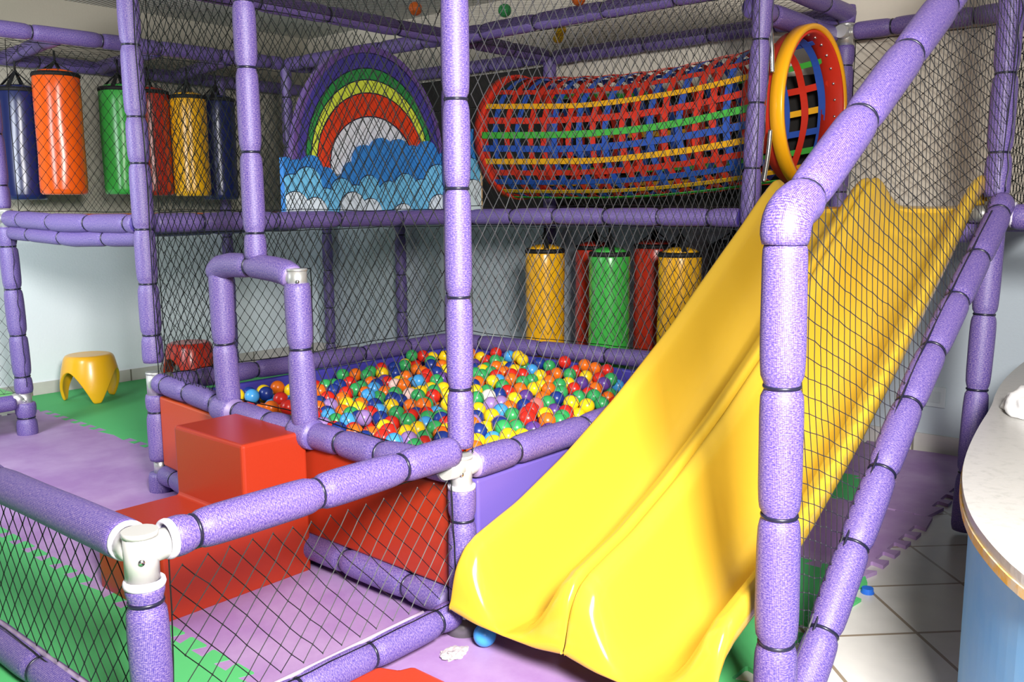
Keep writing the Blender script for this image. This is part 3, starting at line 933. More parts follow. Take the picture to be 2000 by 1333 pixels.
    'G1584,683,345 C1653,684,355 O1721,684,355 P1794,683,355 G1857,679,355 O1925,682,352 Y190,741,344 G264,740,340 O328,739,355 O394,741,355 C463,739,348 '
    'Y531,740,355 C599,741,355 G667,741,347 Y741,739,351 R804,743,348 R871,742,343 P944,740,355 G1013,739,355 C1081,741,336 Y1144,742,355 N1215,739,338 '
    'O1283,738,353 C1346,743,340 Y1415,740,343 O1488,743,355 C1555,738,342 C1622,741,349 N1693,743,337 O1756,741,337 R1828,741,355 N1893,742,339 '
    'N163,800,355 G226,798,335 G295,802,355 N367,798,355 G434,802,345 C503,801,346 R571,800,348 N636,799,355 G700,802,355 R772,800,341 N840,800,349 '
    'N911,801,351 N973,801,335 N1046,797,355 O1111,802,355 P1177,798,354 G1245,800,355 N1315,798,352 R1382,799,335 G1450,800,355 C1516,799,337 '
    'N1585,799,355 P1654,801,355 R1723,800,339 Y1791,801,354 C1861,799,355 P1927,802,355 N191,856,345 R263,859,349 Y333,856,355 G395,859,355 O468,857,333 '
    'G535,857,355 C601,857,333 G670,859,355 O739,859,355 O805,861,342 R876,859,350 P938,861,355 R1012,858,355 P1077,861,335 O1144,859,340 P1217,856,355 '
    'N1281,859,338 N1346,859,335 P1416,856,355 Y1487,861,354 C1551,858,345 P1623,856,355 R1691,856,337 O1754,857,355 C1825,857,342 O1890,857,347 '
    'G162,919,338 P231,917,343 R294,919,355 O367,916,344 O435,920,354 R497,915,355 Y567,917,333 G634,918,355 N706,920,355 N771,920,355 C836,917,355 '
    'P904,916,337 Y973,920,342 O1043,916,351 Y1114,917,355 N1183,918,355 P1244,918,352 P1317,916,355 G1387,920,355 P1450,916,355 N1517,916,347 '
    'G1588,915,355 C1656,915,347 P1720,917,355 R1791,915,339 R1857,920,355 P1928,918,355 N194,976,344 G263,979,349 O333,979,355 P396,978,351 O469,974,353 '
    'P535,975,348 Y605,978,355 N673,975,355 G737,978,351 G804,976,349 N872,976,355 N942,974,355 P1008,975,355 R1080,975,355 N1149,979,355 C1212,976,343 '
    'R1280,974,351 G1351,976,342 R1414,977,347 O1488,976,344 G1553,978,337 C1625,978,355 O1687,977,347 G1757,975,339 G1824,976,355 P1893,979,353 '
    'P161,1034,335 N226,1037,355 G293,1037,355 R363,1037,355 R429,1033,355 C502,1037,342 P569,1034,346 G634,1035,341 P705,1033,335 O770,1037,348 '
    'O839,1035,355 Y908,1038,342 C972,1036,336 G1047,1037,355 O1114,1033,336 C1178,1037,355 C1248,1037,355 R1318,1038,346 P1384,1038,355 N1452,1033,355 '
    'R1522,1036,355 P1586,1035,355 Y1652,1036,346 O1724,1034,355 Y1791,1037,355 O1857,1037,342 P1928,1038,355 R191,1093,339 C262,1095,347 Y326,1097,355 '
    'N397,1093,335 P462,1092,355 G537,1093,355 Y601,1093,352 G671,1093,355 P741,1096,355 R808,1097,338 Y875,1097,342 P938,1093,346 Y1010,1097,355 '
    'O1076,1093,341 P1149,1096,353 R1214,1094,340 N1279,1093,338 Y1348,1095,355 R1416,1096,337 N1484,1092,355 C1550,1095,346 P1625,1095,346 C1690,1092,355 '
    'G1756,1092,335 C1829,1093,352 R1892,1093,341 Y161,1152,352 G229,1154,351 P293,1155,347 O363,1154,340 G435,1152,353 P497,1155,344 O571,1154,351 '
    'N636,1156,355 R703,1153,344 G769,1152,346 G840,1155,340 Y910,1156,355 N974,1154,355 C1041,1156,354 P1115,1156,355 N1178,1155,340 C1244,1155,351 '
    'P1317,1155,350 G1380,1152,339 P1450,1153,355 P1517,1152,355 R1587,1153,347 Y1652,1153,355 C1724,1151,350 P1790,1156,341 R1860,1153,353 N1931,1153,344 '
    'G196,1211,338 Y263,1212,342 G333,1211,350 P399,1214,355 Y465,1211,340 Y534,1210,355 G603,1211,355 O666,1212,355 R740,1213,344 P806,1213,355 '
    'P876,1213,355 N941,1211,355 C1007,1211,339 O1076,1215,355 R1143,1215,355 G1211,1214,348 Y1282,1215,355 N1353,1215,355 G1414,1210,347 R1489,1212,355 '
    'R1554,1215,355 G1623,1213,355 C1686,1211,333 C1757,1215,347 N1823,1215,355 Y1891,1214,352 O156,1273,336 G226,1273,355 O297,1274,345 P364,1272,345 '
    'N435,1272,355 C500,1271,352 C565,1274,339 C637,1270,355 G700,1274,345 P769,1270,346 R839,1274,334 O909,1271,355 C979,1271,340 R1043,1274,355 '
    'C1115,1271,355 O1180,1270,348 Y1245,1270,348 P1317,1272,335 N1383,1273,354 P1451,1272,350 Y1519,1269,347 P1589,1270,355 R1657,1274,355 O1727,1272,355 '
    'N1790,1272,334 O1857,1272,341 R1924,1272,350 O197,1331,349 N264,1333,343 R331,1329,355 O401,1333,349 P463,1329,355 R532,1329,355 R601,1333,355 '
    'G669,1328,355 R736,1330,345 N807,1328,355 N876,1328,350 O945,1332,353 P1009,1331,355 O1074,1331,355 Y1142,1331,355 O1216,1330,333 P1279,1333,337 '
    'P1353,1332,341 G1416,1329,333 R1488,1332,355 G1550,1331,346 O1623,1333,355 O1690,1332,335 N1755,1332,355 R1827,1330,346 Y1892,1330,355 P163,1388,355 '
    'O228,1389,341 G294,1392,341 G367,1388,355 R430,1392,337 N500,1390,338 N567,1388,352 O635,1392,340 O704,1391,355 P769,1390,352 P841,1389,343 '
    'N909,1389,355 C978,1390,354 P1047,1392,355 G1110,1392,341 R1181,1391,355 C1244,1388,355 P1319,1388,355 R1386,1388,351 N1452,1388,355 C1521,1389,344 '
    'C1590,1387,355 C1653,1390,341 O1722,1391,355 P1789,1392,355 O1863,1392,349 R1927,1388,355 O191,1446,354 C263,1447,352 G329,1449,351 N400,1446,355 '
    'C463,1451,354 O537,1446,344 Y605,1448,355 P667,1449,354 R739,1447,355 O805,1447,344 P871,1446,355 O942,1447,338 P1009,1451,355 G1080,1448,355 '
    'R1148,1446,350 O1212,1447,355 R1278,1449,355 Y1350,1451,337 N1421,1446,339 O1484,1451,353 O1554,1449,345 C1622,1450,346 N1690,1446,341 O1759,1449,355 '
    'O1822,1447,336 O1891,1451,355 C229,1506,345 N294,1509,336 C365,1510,355 R431,1507,334 G503,1506,355 Y567,1509,344 O636,1508,348 O707,1507,348 '
    'G771,1508,355 R843,1507,355 C906,1509,355 C972,1506,355 Y1040,1507,355 R1109,1506,355 O1180,1506,354 C1249,1509,355 N1314,1509,355 Y1386,1509,355 '
    'O1453,1509,334 G1521,1508,333 Y1587,1509,341 P1653,1507,343 N1727,1508,354 N1795,1506,355 N1859,1505,336 Y1930,1508,355 Y197,1565,336 G259,1568,335 '
    'P327,1569,345 R399,1567,338 O464,1565,339 O534,1569,352 P599,1569,347 C671,1566,343 P736,1568,355 P806,1566,335 Y870,1568,348 P939,1567,355 '
    'N1011,1564,333 O1074,1566,355 C1148,1564,343 C1212,1564,348 C1278,1569,338 R1348,1566,355 N1414,1567,355 P1484,1567,355 N1551,1565,338 R1620,1567,350 '
    'Y1690,1569,352 N1760,1565,354 O1827,1568,344 Y1891,1565,355 G230,1624,337 P295,1624,347 R365,1625,354 Y432,1623,353 P502,1628,355 R566,1623,340 '
    'R636,1624,346 R704,1623,349 C770,1625,355 C839,1625,352 O907,1625,347 G976,1627,355 G1040,1627,355 Y1113,1624,349 N1180,1628,333 G1244,1624,355 '
    'R1313,1627,355 C1386,1628,355 O1453,1625,342 C1523,1626,347 Y1589,1625,355 Y1655,1627,345 N1723,1626,334 Y1794,1625,349 N1856,1623,353 C1925,1625,347 '
    'O194,1684,352 O259,1685,345 C331,1686,355 N401,1683,335 R467,1687,351 C535,1687,338 R605,1687,347 R668,1685,339 O737,1683,355 N807,1685,355 '
    'R870,1684,334 G945,1682,355 P1008,1684,350 G1075,1685,345 Y1145,1684,355 N1217,1686,344 Y1282,1684,346 O1351,1687,345 C1421,1683,348 C1486,1687,347 '
    'P1551,1687,355 R1623,1684,346 O1693,1685,354 Y1757,1686,355 Y1822,1683,340 P1891,1686,351 P227,1745,341 O297,1741,349 P366,1741,342 N430,1743,347 '
    'G497,1744,341 R569,1746,353 R633,1743,342 N705,1744,355 N770,1742,355 R836,1745,355 Y904,1744,348 N973,1743,347 P1044,1741,345 O1115,1743,355 '
    'O1177,1745,335 O1251,1741,355 C1318,1741,348 C1385,1742,355 N1448,1741,340 N1516,1746,355 G1588,1746,355 C1659,1742,336 C1726,1745,340 O1789,1741,349 '
    'R1856,1742,339 P1927,1741,355 P195,1801,355 Y265,1804,340 N326,1802,340 R396,1804,354 C464,1805,355 N532,1805,342 N601,1800,354 R666,1800,355 '
    'O734,1800,341 O802,1802,350 G871,1800,343 N939,1801,355 C1008,1802,345 O1076,1800,355 R1147,1804,348 C1214,1804,355 R1283,1802,341 R1350,1805,347 '
    'P1418,1803,355 N1484,1804,347 P1551,1803,348 C1618,1801,345 Y1689,1803,355 Y1755,1804,355 P1829,1800,344 N1894,1803,355 G230,1862,336 N296,1860,355 '
    'C365,1864,355 G432,1862,355 N497,1862,355 P565,1860,344 G639,1862,346 N707,1864,354 P772,1861,355 P840,1861,344 C908,1862,335 R977,1864,347 '
    'P1042,1862,355 C1112,1862,355 P1181,1864,344 C1244,1862,355 R1314,1859,349 R1383,1863,354 O1448,1862,355 R1516,1861,350 P1591,1863,341 Y1655,1859,355 '
    'Y1720,1864,338 Y1795,1860,355 G1863,1862,337 N1928,1862,355 G196,1919,355 C265,1921,355 C329,1919,337 N394,1920,355 R467,1919,337 C537,1921,338 '
    'C598,1920,347 N668,1922,347 R741,1918,335 O809,1918,338 N874,1922,350 O943,1923,345 O1009,1922,337 R1074,1922,337 R1143,1922,341 N1212,1921,355 '
    'P1280,1922,335 O1348,1922,343 Y1416,1921,352 R1484,1918,340 P1552,1918,350 P1618,1921,347 C1693,1923,355 Y1756,1923,355 R1825,1918,355 G1890,1922,355 '
)

# ------------------------------------------------------------------ pit panels, decks
BP = thing('ball_pit', 'square ball pit with red and violet padded sides, full of balls', 'ball pit')


def panel(out, z0, z1, m, lab):
    o = bobj('side_panel', prism(out, z0, z1), m, BP)
    bv = o.modifiers.new('bevel', 'BEVEL')
    bv.width = .010
    bv.segments = 3
    o['label'] = lab


panel([(-.005, .055), (.035, .055), (.045, 1.02), (.003, 1.02)], .135, .470, M_REDV, 'red panel right of the step block')
panel([(.004, 1.03), (.045, 1.03), (.135, 2.0), (.092, 2.0)], .145, .470, M_ORV, 'orange-red panel left of the step block')
panel([(.055, -.015), (1.98, .03), (1.98, .06), (.055, .03)], .05, .485, M_PURV, 'lavender panel beside the slide')
panel([(.16, 2.010), (1.98, 2.005), (1.98, 2.045), (.16, 2.05)], .10, .46, M_BLUV, 'violet-blue panel on the back left side')
panel([(2.0, .15), (2.04, .15), (2.04, 1.98), (2.0, 1.98)], .10, .465, M_BLUV, 'violet-blue panel on the far right side')
bobj('base', prism([(.05, .05), (1.99, .06), (1.99, 2.0), (.14, 2.0)], .02, .28), M_BLUV, BP)

M_DARKDECK = mat('dark_deck_board', (.035, .03, .06), .7)


def deck(label, board, mats):
    t = thing('raised_deck', label, 'deck')
    bobj('board', box_bm(*board), M_DARKDECK, t)
    for x0, x1, y0, y1, z0, z1, m, lab in mats:
        bobj('mat', box_bm(x0, x1, y0, y1, z0, z1, .01, 2), m, t)['label'] = lab


deck('raised walkway deck with orange and dark red mats, left of the tunnel', (.14, 2.06, 2.10, 3.62, 1.215, 1.2545),
     [(.10, 1.06, 2.10, 3.62, 1.255, 1.285, M_ORMAT, 'orange mat'), (1.08, 2.05, 2.10, 3.62, 1.255, 1.285, mat('maroon_mat', (.12, .02, .015), .6), 'dark red mat')])
deck('raised deck with green and amber mats, under the tunnel and slide head', (2.07, 2.95, -.95, 3.50, 1.205, 1.2345),
     [(2.09, 2.95, .12, 3.50, 1.235, 1.265, M_GREEN, 'green mat'), (2.10, 2.95, -.95, .02, 1.235, 1.28, M_YELMAT, 'amber mat')])

lp = thing('low_platform', 'low platform with green mat top at the left picture edge', 'platform', (-.4, 4.1, 0))
rel(bobj('mat_top', box_bm(-1.2, .10, 3.72, 4.65, .235, .262, .01), mat('pale_green_mat', (.16, .50, .16), .6), lp), lp)
rel(tube('padded_rail', [(-1.2, 3.67, .20), (.08, 3.67, .21)], .046, lp, .4), lp)
rel(bobj('skirt', box_bm(-1.2, .0, 3.85, 4.62, .18, .2345), M_DARKDECK, lp), lp)

# ------------------------------------------------------------------ steps
sb = bobj('step_block', prism([(-.58, 0.004), (-.012, 0.004), (-.012, .530), (-.275, .530), (-.275, .270), (-.58, .270)], .755, 1.20, 'y'), M_REDV)
b = sb.modifiers.new('bevel', 'BEVEL')
b.width = .012
b.segments = 3
tag(sb, 'glossy red vinyl two-step block against the ball pit arch', 'steps')
sb2 = bobj('step_block', prism([(-1.30, -1.05), (-.675, -1.05), (-.677, -.51), (-.708, -.497), (-.728, -.452), (-1.30, -.452)], .004, .35), M_REDV)
b = sb2.modifiers.new('bevel', 'BEVEL')
b.width = .012
b.segments = 3
tag(sb2, 'red vinyl block with a dented corner at the bottom picture edge', 'steps')


# ------------------------------------------------------------------ slides
def slide(ya, yb, label, ends):
    """moulded chute between ya (far side) and yb (near side)"""
    lipx = [-.115, -.110, -.095, -.06, -.01, .04, .10, .17, .42, .72, 1.08, 1.46, 1.64, 1.84, 1.93, 1.98, 2.015, 2.035, 2.05, 2.10]
    lipz = [.170, .222, .274, .322, .348, .362, .380, .398, .500, .650, .862, 1.115, 1.232, 1.372, 1.420, 1.428, 1.405, 1.365, 1.322, 1.312]
    bedx = [-.115, .0, .10, .25, .45, .70, 1.00, 1.30, 1.60, 1.85, 1.97, 2.03, 2.10]
    bedz = [.134, .132, .136, .172, .255, .400, .590, .790, 1.000, 1.185, 1.272, 1.300, 1.308]
    xs = sorted(set([round(v, 4) for v in list(np.linspace(-.115, -.02, 14)) + list(np.linspace(-.02, 1.86, 60)) + list(np.linspace(1.86, 2.10, 26))]))
    xs = np.array(xs)

    def sm(x, X, Z):
        y = np.interp(x, X, Z)
        return y
    lz = sm(xs, lipx, lipz)
    bz = sm(xs, bedx, bedz)
    for _ in range(4):
        bz[1:-1] = (bz[:-2] + 2 * bz[1:-1] + bz[2:]) / 4
    for _ in range(1):
        lz[1:-1] = (lz[:-2] + 2 * lz[1:-1] + lz[2:]) / 4
    W = abs(yb - ya)
    # cross-section: (offset from the side, share of lip height, drop below the lip)
    half = [(.004, 'd', .072), (.0003, 'd', .042), (.001, 'd', .022), (.006, 'd', .007), (.014, 'd', .0005), (.024, 'd', .001), (.036, 'd', .007),
            (.050, 'd', .015), (.060, 'd', .024), (.072, 'h', .76), (.088, 'h', .60), (.106, 'h', .43), (.126, 'h', .27), (.148, 'h', .14), (.172, 'h', .05), (.198, 'h', 0.0)]
    sec = [(o, k, v) for o, k, v in half] + [(W / 2, 'h', -.015)] + [(W - o, k, v) for o, k, v in half[::-1]]
    n = len(sec)
    V, F = [], []
    sgn = -1 if yb < ya else 1
    for x, l, bb in zip(xs, lz, bz):
        hgt = max(l - bb, .012)
        for o, k, v in sec:
            if k == 'd':
                z = l - v * min(1, hgt / .10)
            else:
                z = bb + (hgt - .004) * v if v > 0 else bb + v * .3
            nr = 1 - .34 * min(1, max(0, (x - 1.45) / .5))          # the side walls stand steeper towards the head
            e = min(o, W - o)
            e2 = e if e < .02 else .02 + (e - .02) * nr
            if e > .20:
                e2 = e
            V.append((x, ya + sgn * (e2 if o <= W / 2 else W - e2), z))
    m = len(xs)
    for i in range(m - 1):
        for j in range(n - 1):
            a, b_, c, d = i * n + j, i * n + j + 1, (i + 1) * n + j + 1, (i + 1) * n + j
            F.append((a, b_, c, d) if sgn < 0 else (a, d, c, b_))
    # rolled end skirt
    base = len(V)
    for dx, q in ((-.006, .25), (-.007, .7), (-.003, 1.0)):
        for j in range(n):
            x, y, z = V[j]
            zb = .122 + .020 * max(0, 1 - min(j, n - 1 - j) / 11)
            V.append((x + dx, y, z + (min(zb, z) - z) * q))
    for r_ in range(3):
        for j in range(n - 1):
            p = (0 if r_ == 0 else base + (r_ - 1) * n) + j
            q = base + r_ * n + j
            F.append((q, q + 1, p + 1, p) if sgn < 0 else (q, p, p + 1, q + 1))
    root = thing('slide', label, 'slide', (0, 0, 0), 'yellow slides')
    o = obj('chute', V, F, M_SLIDE, root)
    s = o.modifiers.new('solid', 'SOLIDIFY')
    s.thickness = .007
    s.offset = -1
    s2 = o.modifiers.new('sub', 'SUBSURF')
    s2.levels = 1
    s2.render_levels = 1
    # fixing flange under the head of the chute
    bobj('head_flange', box_bm(1.99, 2.09, min(ya, yb) + .02, max(ya, yb) - .02, 1.262, 1.296, .004), M_SLIDE, root)
    return root


slide(-.058, -.482, 'yellow moulded slide on the far side, next to the ball pit', 0)
slide(-.484, -.925, 'yellow moulded slide on the near side, beside the netted handrail', 1)

# ------------------------------------------------------------------ balls
BALL_ME = {}


def ball_mesh(k):
    if k not in BALL_ME:
        bm = bmesh.new()
        bmesh.ops.create_uvsphere(bm, u_segments=28, v_segments=16, radius=.0345)
        for v in bm.verts:                       # faint moulding seam round the middle
            if abs(v.co.z) < 1e-5:
                v.co *= 1.006
        me = bpy.data.meshes.new('ball')
        bm.to_mesh(me)
        bm.free()
        me.polygons.foreach_set('use_smooth', [True] * len(me.polygons))
        me.materials.append(M_BALL[k])
        BALL_ME[k] = me
    return BALL_ME[k]


def ball(k, x, y, z, label, group):
    o = bpy.data.objects.new('ball', ball_mesh(k))
    COL.objects.link(o)
    o.location = (x, y, z)
    o.rotation_euler = (random.uniform(0, 6), random.uniform(0, 6), 0)
    return tag(o, label, 'ball', group)


def dec(s):
    out = []
    for w_ in s.split():
        a = w_[1:].split(',')
        out.append((w_[0], int(a[0]) / 1000, int(a[1]) / 1000, int(a[2]) / 1000))
    return out


BALLS = dec(BALLS_IND)
for k, x, y, z in BALLS:
    side = 'left' if (y - x) > -.03 else 'right'
    col = BALLC[k][0]
    ball(k, x, y, z, '%s plastic ball in the pit, %s of the tall front corner post' % (col, side), '%s balls %s of the front corner post' % (col, side))
# the buried layers nobody could count
bm = bmesh.new()
bmesh.ops.create_icosphere(bm, subdivisions=2, radius=.0345)
sv = np.array([v.co[:] for v in bm.verts])
sf = np.array([[v.index for v in f.verts] for f in bm.faces])
bm.free()
rest = dec(BALLS_REST)
keys = list(BALLC)
AV = np.concatenate([sv + np.array(q[1:]) for q in rest])
AF = np.concatenate([sf + i * len(sv) for i in range(len(rest))])
MI = np.repeat([keys.index(q[0]) for q in rest], len(sf))
me = bpy.data.meshes.new('buried_balls')
me.from_pydata(AV.tolist(), [], AF.tolist())
o = link('buried_balls', me, [M_BALL[k] for k in keys])
me.polygons.foreach_set('use_smooth', [True] * len(me.polygons))
me.polygons.foreach_set('material_index', MI.tolist())
tag(o, 'mixed coloured balls heaped beneath the top layer in the pit', 'balls', None, 'stuff')
ball('C', -.036, -.122, .0475, 'sky blue plastic ball alone on the purple mat by the post foot', 'ball')
ball('O', 1.455, 1.70, 2.325, 'orange plastic ball on the roof net, leftmost of the roof balls', 'balls on the roof net')
ball('G', 1.80, 1.39, 2.325, 'green plastic ball on the roof net', 'balls on the roof net')
ball('O', 1.84, .94, 2.325, 'orange plastic ball on the roof net, cut by the top picture edge', 'balls on the roof net')
ball('Y', 2.44, 1.52, 2.330, 'upper of two yellow balls on the roof net above the tunnel', 'balls on the roof net')
ball('Y', 2.63, 1.685, 2.332, 'lower of two yellow balls on the roof net above the tunnel', 'balls on the roof net')


# ------------------------------------------------------------------ punching bags
def bag(x, y, z0, z1, r, key, label, hang, group, tilt=(0, 0)):
    root = thing('punching_bag', label, 'punching bag', (x, y, z0), group)
    m = BAGC[key]
    n = 32
    H = z1 - z0

    def lathe(name, prof, mm, wob=0.0, closed=True):
        V, F = [], []
        for i, (rr, z) in enumerate(prof):
            for k in range(n):
                a = 2 * PI * k / n
                w_ = 1 + wob * noise.noise(Vector((math.cos(a) * 1.3 + x * 3, math.sin(a) * 1.3, z * 5 + y)))
                V.append((rr * w_ * math.cos(a), rr * w_ * math.sin(a), z))
        for i in range(len(prof) - 1):
            for k in range(n):
                F.append((i * n + k, i * n + (k + 1) % n, (i + 1) * n + (k + 1) % n, (i + 1) * n + k))
        if closed:
            F.append(tuple(range(n - 1, -1, -1)))
            F.append(tuple((len(prof) - 1) * n + k for k in range(n)))
        return obj(name, V, F, mm, root)
    body = [(r * .90, 0), (r * .985, .012), (r, .035)] + [(r, .035 + (H - .05) * t / 10) for t in range(1, 10)] + [(r * 1.0, H - .02), (r * .96, H)]
    lathe('body', body, m, .035)
    lathe('rim', [(r * .93, H - .014), (r * 1.02, H - .012), (r * 1.03, H + .002), (r * .98, H + .014), (r * .80, H + .012)], M_BLACK)
    lathe('top_cap', [(r * .86, H + .0135), (r * .72, H + .026), (r * .4, H + .037), (r * .05, H + .040)], m)
    hx, hy, hz = hang[0] - x, hang[1] - y, hang[2] - z0
    knot = Vector((hx * .5, hy * .5, H + min(.13, (hz - H) * .6)))
    for k in range(4):
        a = PI / 4 + k * PI / 2
        p = Vector((r * .93 * math.cos(a), r * .93 * math.sin(a), H + .004))
        d = (knot - p).normalized()
        side = d.cross(Vector((-math.sin(a), math.cos(a), 0))).normalized()
        t = Vector((-math.sin(a), math.cos(a), 0)) * .016
        V = [p - t, p + t, knot + t * .6, knot - t * .6]
        V = V + [v + side * .004 for v in V]
        F = [(0, 1, 2, 3), (7, 6, 5, 4), (0, 4, 5, 1), (1, 5, 6, 2), (2, 6, 7, 3), (3, 7, 4, 0)]
        obj('strap', V, F, M_BLACK, root, smooth=False)
    V, F = sweep([knot, Vector((hx, hy, hz))], lambda s: .007, 8)
    obj('hanging_cord', V, F, M_BLACK, root)
    return root


GL = 'punching bags in the left row'
BL = [
    ('navy', .560, 4.50, 1.375, 2.07, .140, 'navy blue punching bag at the left end of the upper row'),
    ('orange', .668, 4.16, 1.405, 2.145, .140, 'bright orange punching bag in the upper left row'),
    ('green', 1.100, 4.22, 1.410, 2.10, .130, 'green punching bag hanging in the upper left row'),
    ('red', 1.375, 4.35, 1.405, 2.115, .134, 'red punching bag in the upper left row, half behind a post'),
    ('yellow', 1.600, 4.22, 1.400, 2.09, .126, 'yellow punching bag hanging in the upper left row'),
    ('navy', 1.850, 4.26, 1.375, 2.095, .128, 'dark navy punching bag at the right end of the upper row'),
]
for k, x, y, z0, z1, r_, lab in BL:
    bag(x, y, z0, z1, r_, k, lab, (x, y, 2.295), GL)
GR = 'punching bags under the tunnel deck'
BR = [
    ('yellow', 2.40, 1.605, .36, 1.045, .119, 'yellow punching bag under the tunnel deck, left end of the row'),
    ('red', 2.74, 1.475, .36, 1.055, .124, 'red punching bag half hidden behind the green one'),
    ('green', 2.40, 1.130, .34, 1.040, .117, 'green punching bag under the tunnel deck'),
    ('red', 2.74, 1.04, .36, 1.075, .122, 'dark red punching bag right of the green one, farther back'),
    ('yellow', 2.42, .680, .36, 1.050, .117, 'yellow punching bag partly covered by the slide edge'),
    ('black', 2.72, .52, .36, 1.085, .140, 'black punching bag just showing above the slide edge'),
]
for k, x, y, z0, z1, r_, lab in BR:
    bag(x, y, z0, z1, r_, k, lab, (x, y, 1.236), GR)


# ------------------------------------------------------------------ stools
def stool(x, y, rot, m, label, s=1.0):
    root = thing('stool', label, 'stool', (x, y, .013), 'moulded three-legged stools')
    n = 96
    prof = [(0, .315), (.05, .316), (.10, .319), (.130, .321), (.146, .316), (.157, .303), (.163, .285)]
    V, F = [], []
    rows = []
    for (rr, z) in prof[1:]:
        rows.append([(rr, z)] * n)
    low = []
    for k in range(n):
        a = (2 * PI * k / n) % (2 * PI / 3)
        d = abs(a - PI / 3) / (PI / 3)          # 1 at a leg centre, 0 between
        hgt = .215 * (1 - max(0, (d - .02)) ** .01) if False else 0
        t = min(1, max(0, d / .62))
        low.append(.215 * max(0.0, 1 - (d / .86) ** 1.9))
    for i in range(1, 13):
        row = []
        for k in range(n):
            f = i / 12
            z = .285 + (low[k] - .285) * f
            rr = .163 + .030 * math.sin(min(1, (.285 - z) / .20) * PI / 2) - (.010 * max(0, (.08 - z) / .08))
            row.append((rr, z))
        rows.append(row)
    V.append((0, 0, .315))
    for row in rows:
        for k, (rr, z) in enumerate(row):
            a = 2 * PI * k / n + rot
            V.append((rr * math.cos(a) * s, rr * math.sin(a) * s, z * s))
    for k in range(n):
        F.append((0, 1 + k, 1 + (k + 1) % n))
    for i in range(len(rows) - 1):
        for k in range(n):
            a, b_ = 1 + i * n + k, 1 + i * n + (k + 1) % n
            F.append((a, a + n, b_ + n, b_))
    o = obj('seat_shell', V, F, m, root)
    sd = o.modifiers.new('solid', 'SOLIDIFY')
    sd.thickness = .020
    sd.offset = -1
    bv = o.modifiers.new('sub', 'SUBSURF')
    bv.levels = 1
    bv.render_levels = 1
    V, F = sweep([Vector((0, 0, .313)), Vector((0, 0, .3175))], lambda q: .118, 40)
    obj('seat_disc', V, F, m, root, smooth=False)
    return root


M_STY = mat('stool_yellow', (.90, .46, .012), .3, .5, coat=.2)
M_STR = mat('stool_red', (.60, .03, .012), .28, .5, coat=.2)
stool(.815, 4.33, math.radians(-103), M_STY, 'glossy yellow three-legged stool on the green mat by the left wall')
stool(1.545, 4.30, math.radians(-112), M_STR, 'glossy red three-legged stool seen through the net behind the pit')

# ------------------------------------------------------------------ rainbow board
RB = thing('rainbow_board', 'rainbow and cloud cut-out board standing on the raised deck', 'board', (1.7, 2.2, 1.285))
RBM = {k: mat('print_' + k, c, .28, .5, coat=.25) for k, c in dict(violet=(.055, .042, .26), mauve=(.12, .065, .25), green=(.025, .24, .055), lime=(.62, .72, .06), red=(.72, .05, .012), white=(.72, .75, .82), outline=(.01, .012, .04)).items()}
CLM = {k: mat('cloud_' + k, c, .5, .4) for k, c in dict(blue=(.035, .22, .62), sky=(.16, .50, .78), white=(.66, .75, .82)).items()}


def arch(rx, rz, rx2, rz2, y0, y1, name, m, zb=1.50, cx=1.605, cz=1.55):
    N = 48
    P = [(cx - rx, zb)] + [(cx - rx * math.cos(PI * i / N), cz + rz * math.sin(PI * i / N)) for i in range(N + 1)] + [(cx + rx, zb)]
    if rx2:
        P += [(cx + rx2, zb)] + [(cx + rx2 * math.cos(PI * i / N), cz + rz2 * math.sin(PI * i / N)) for i in range(N + 1)] + [(cx - rx2, zb)]
    o = bobj(name, prism(P, y0, y1, 'y'), m, RB)
    return rel(o, RB)


AR = [(.565, .662, 'rainbow_rim', 'mauve'), (.535, .625, 'rainbow_band', 'violet'), (.478, .541, 'rainbow_band', 'green'), (.443, .478, 'rainbow_band', 'lime'), (.402, .406, 'rainbow_band', 'red')]
for i, (rx, rz, nm, k) in enumerate(AR):
    nx = AR[i + 1][:2] if i < 4 else (.312, .276)
    arch(rx, rz, nx[0], nx[1], 2.175 if i == 0 else 2.182, 2.215, nm, RBM[k])['label'] = {'mauve': 'mauve outer rim', 'violet': 'violet band', 'green': 'green band', 'lime': 'lime yellow band', 'red': 'orange-red band'}[k]
    arch(nx[0] + .003, nx[1] + .003, nx[0] - .003, nx[1] - .003, 2.180, 2.2, 'band_outline', RBM['outline'])
arch(.3125, .2765, 0, 0, 2.186, 2.213, 'rainbow_core', RBM['white'])['label'] = 'white centre'


def cloud(bumps, base, y0, y1, name, m, x0=.972, x1=2.48, zb=1.29, grow=0.0):
    N = 260
    P = [(x0, zb)]
    for i in range(N + 1):
        x = x0 + (x1 - x0) * i / N
        h = base(x)
        for cx, cz, r_ in bumps:
            rr = r_ + grow
            if abs(x - cx) < rr:
                h = max(h, cz + math.sqrt(rr * rr - (x - cx) ** 2) * 1.0)
        P.append((x, h))
    P.append((x1, zb))
    return rel(bobj(name, prism(P, y0, y1, 'y'), m, RB), RB)


# (x, centre height, radius) of the scallops
def px2x(px):
    t = (px - 558) / (940 - 558)
    return .972 + t * (2.48 - .972) * (1.0 + .235 * (t - 1) * 1.0)


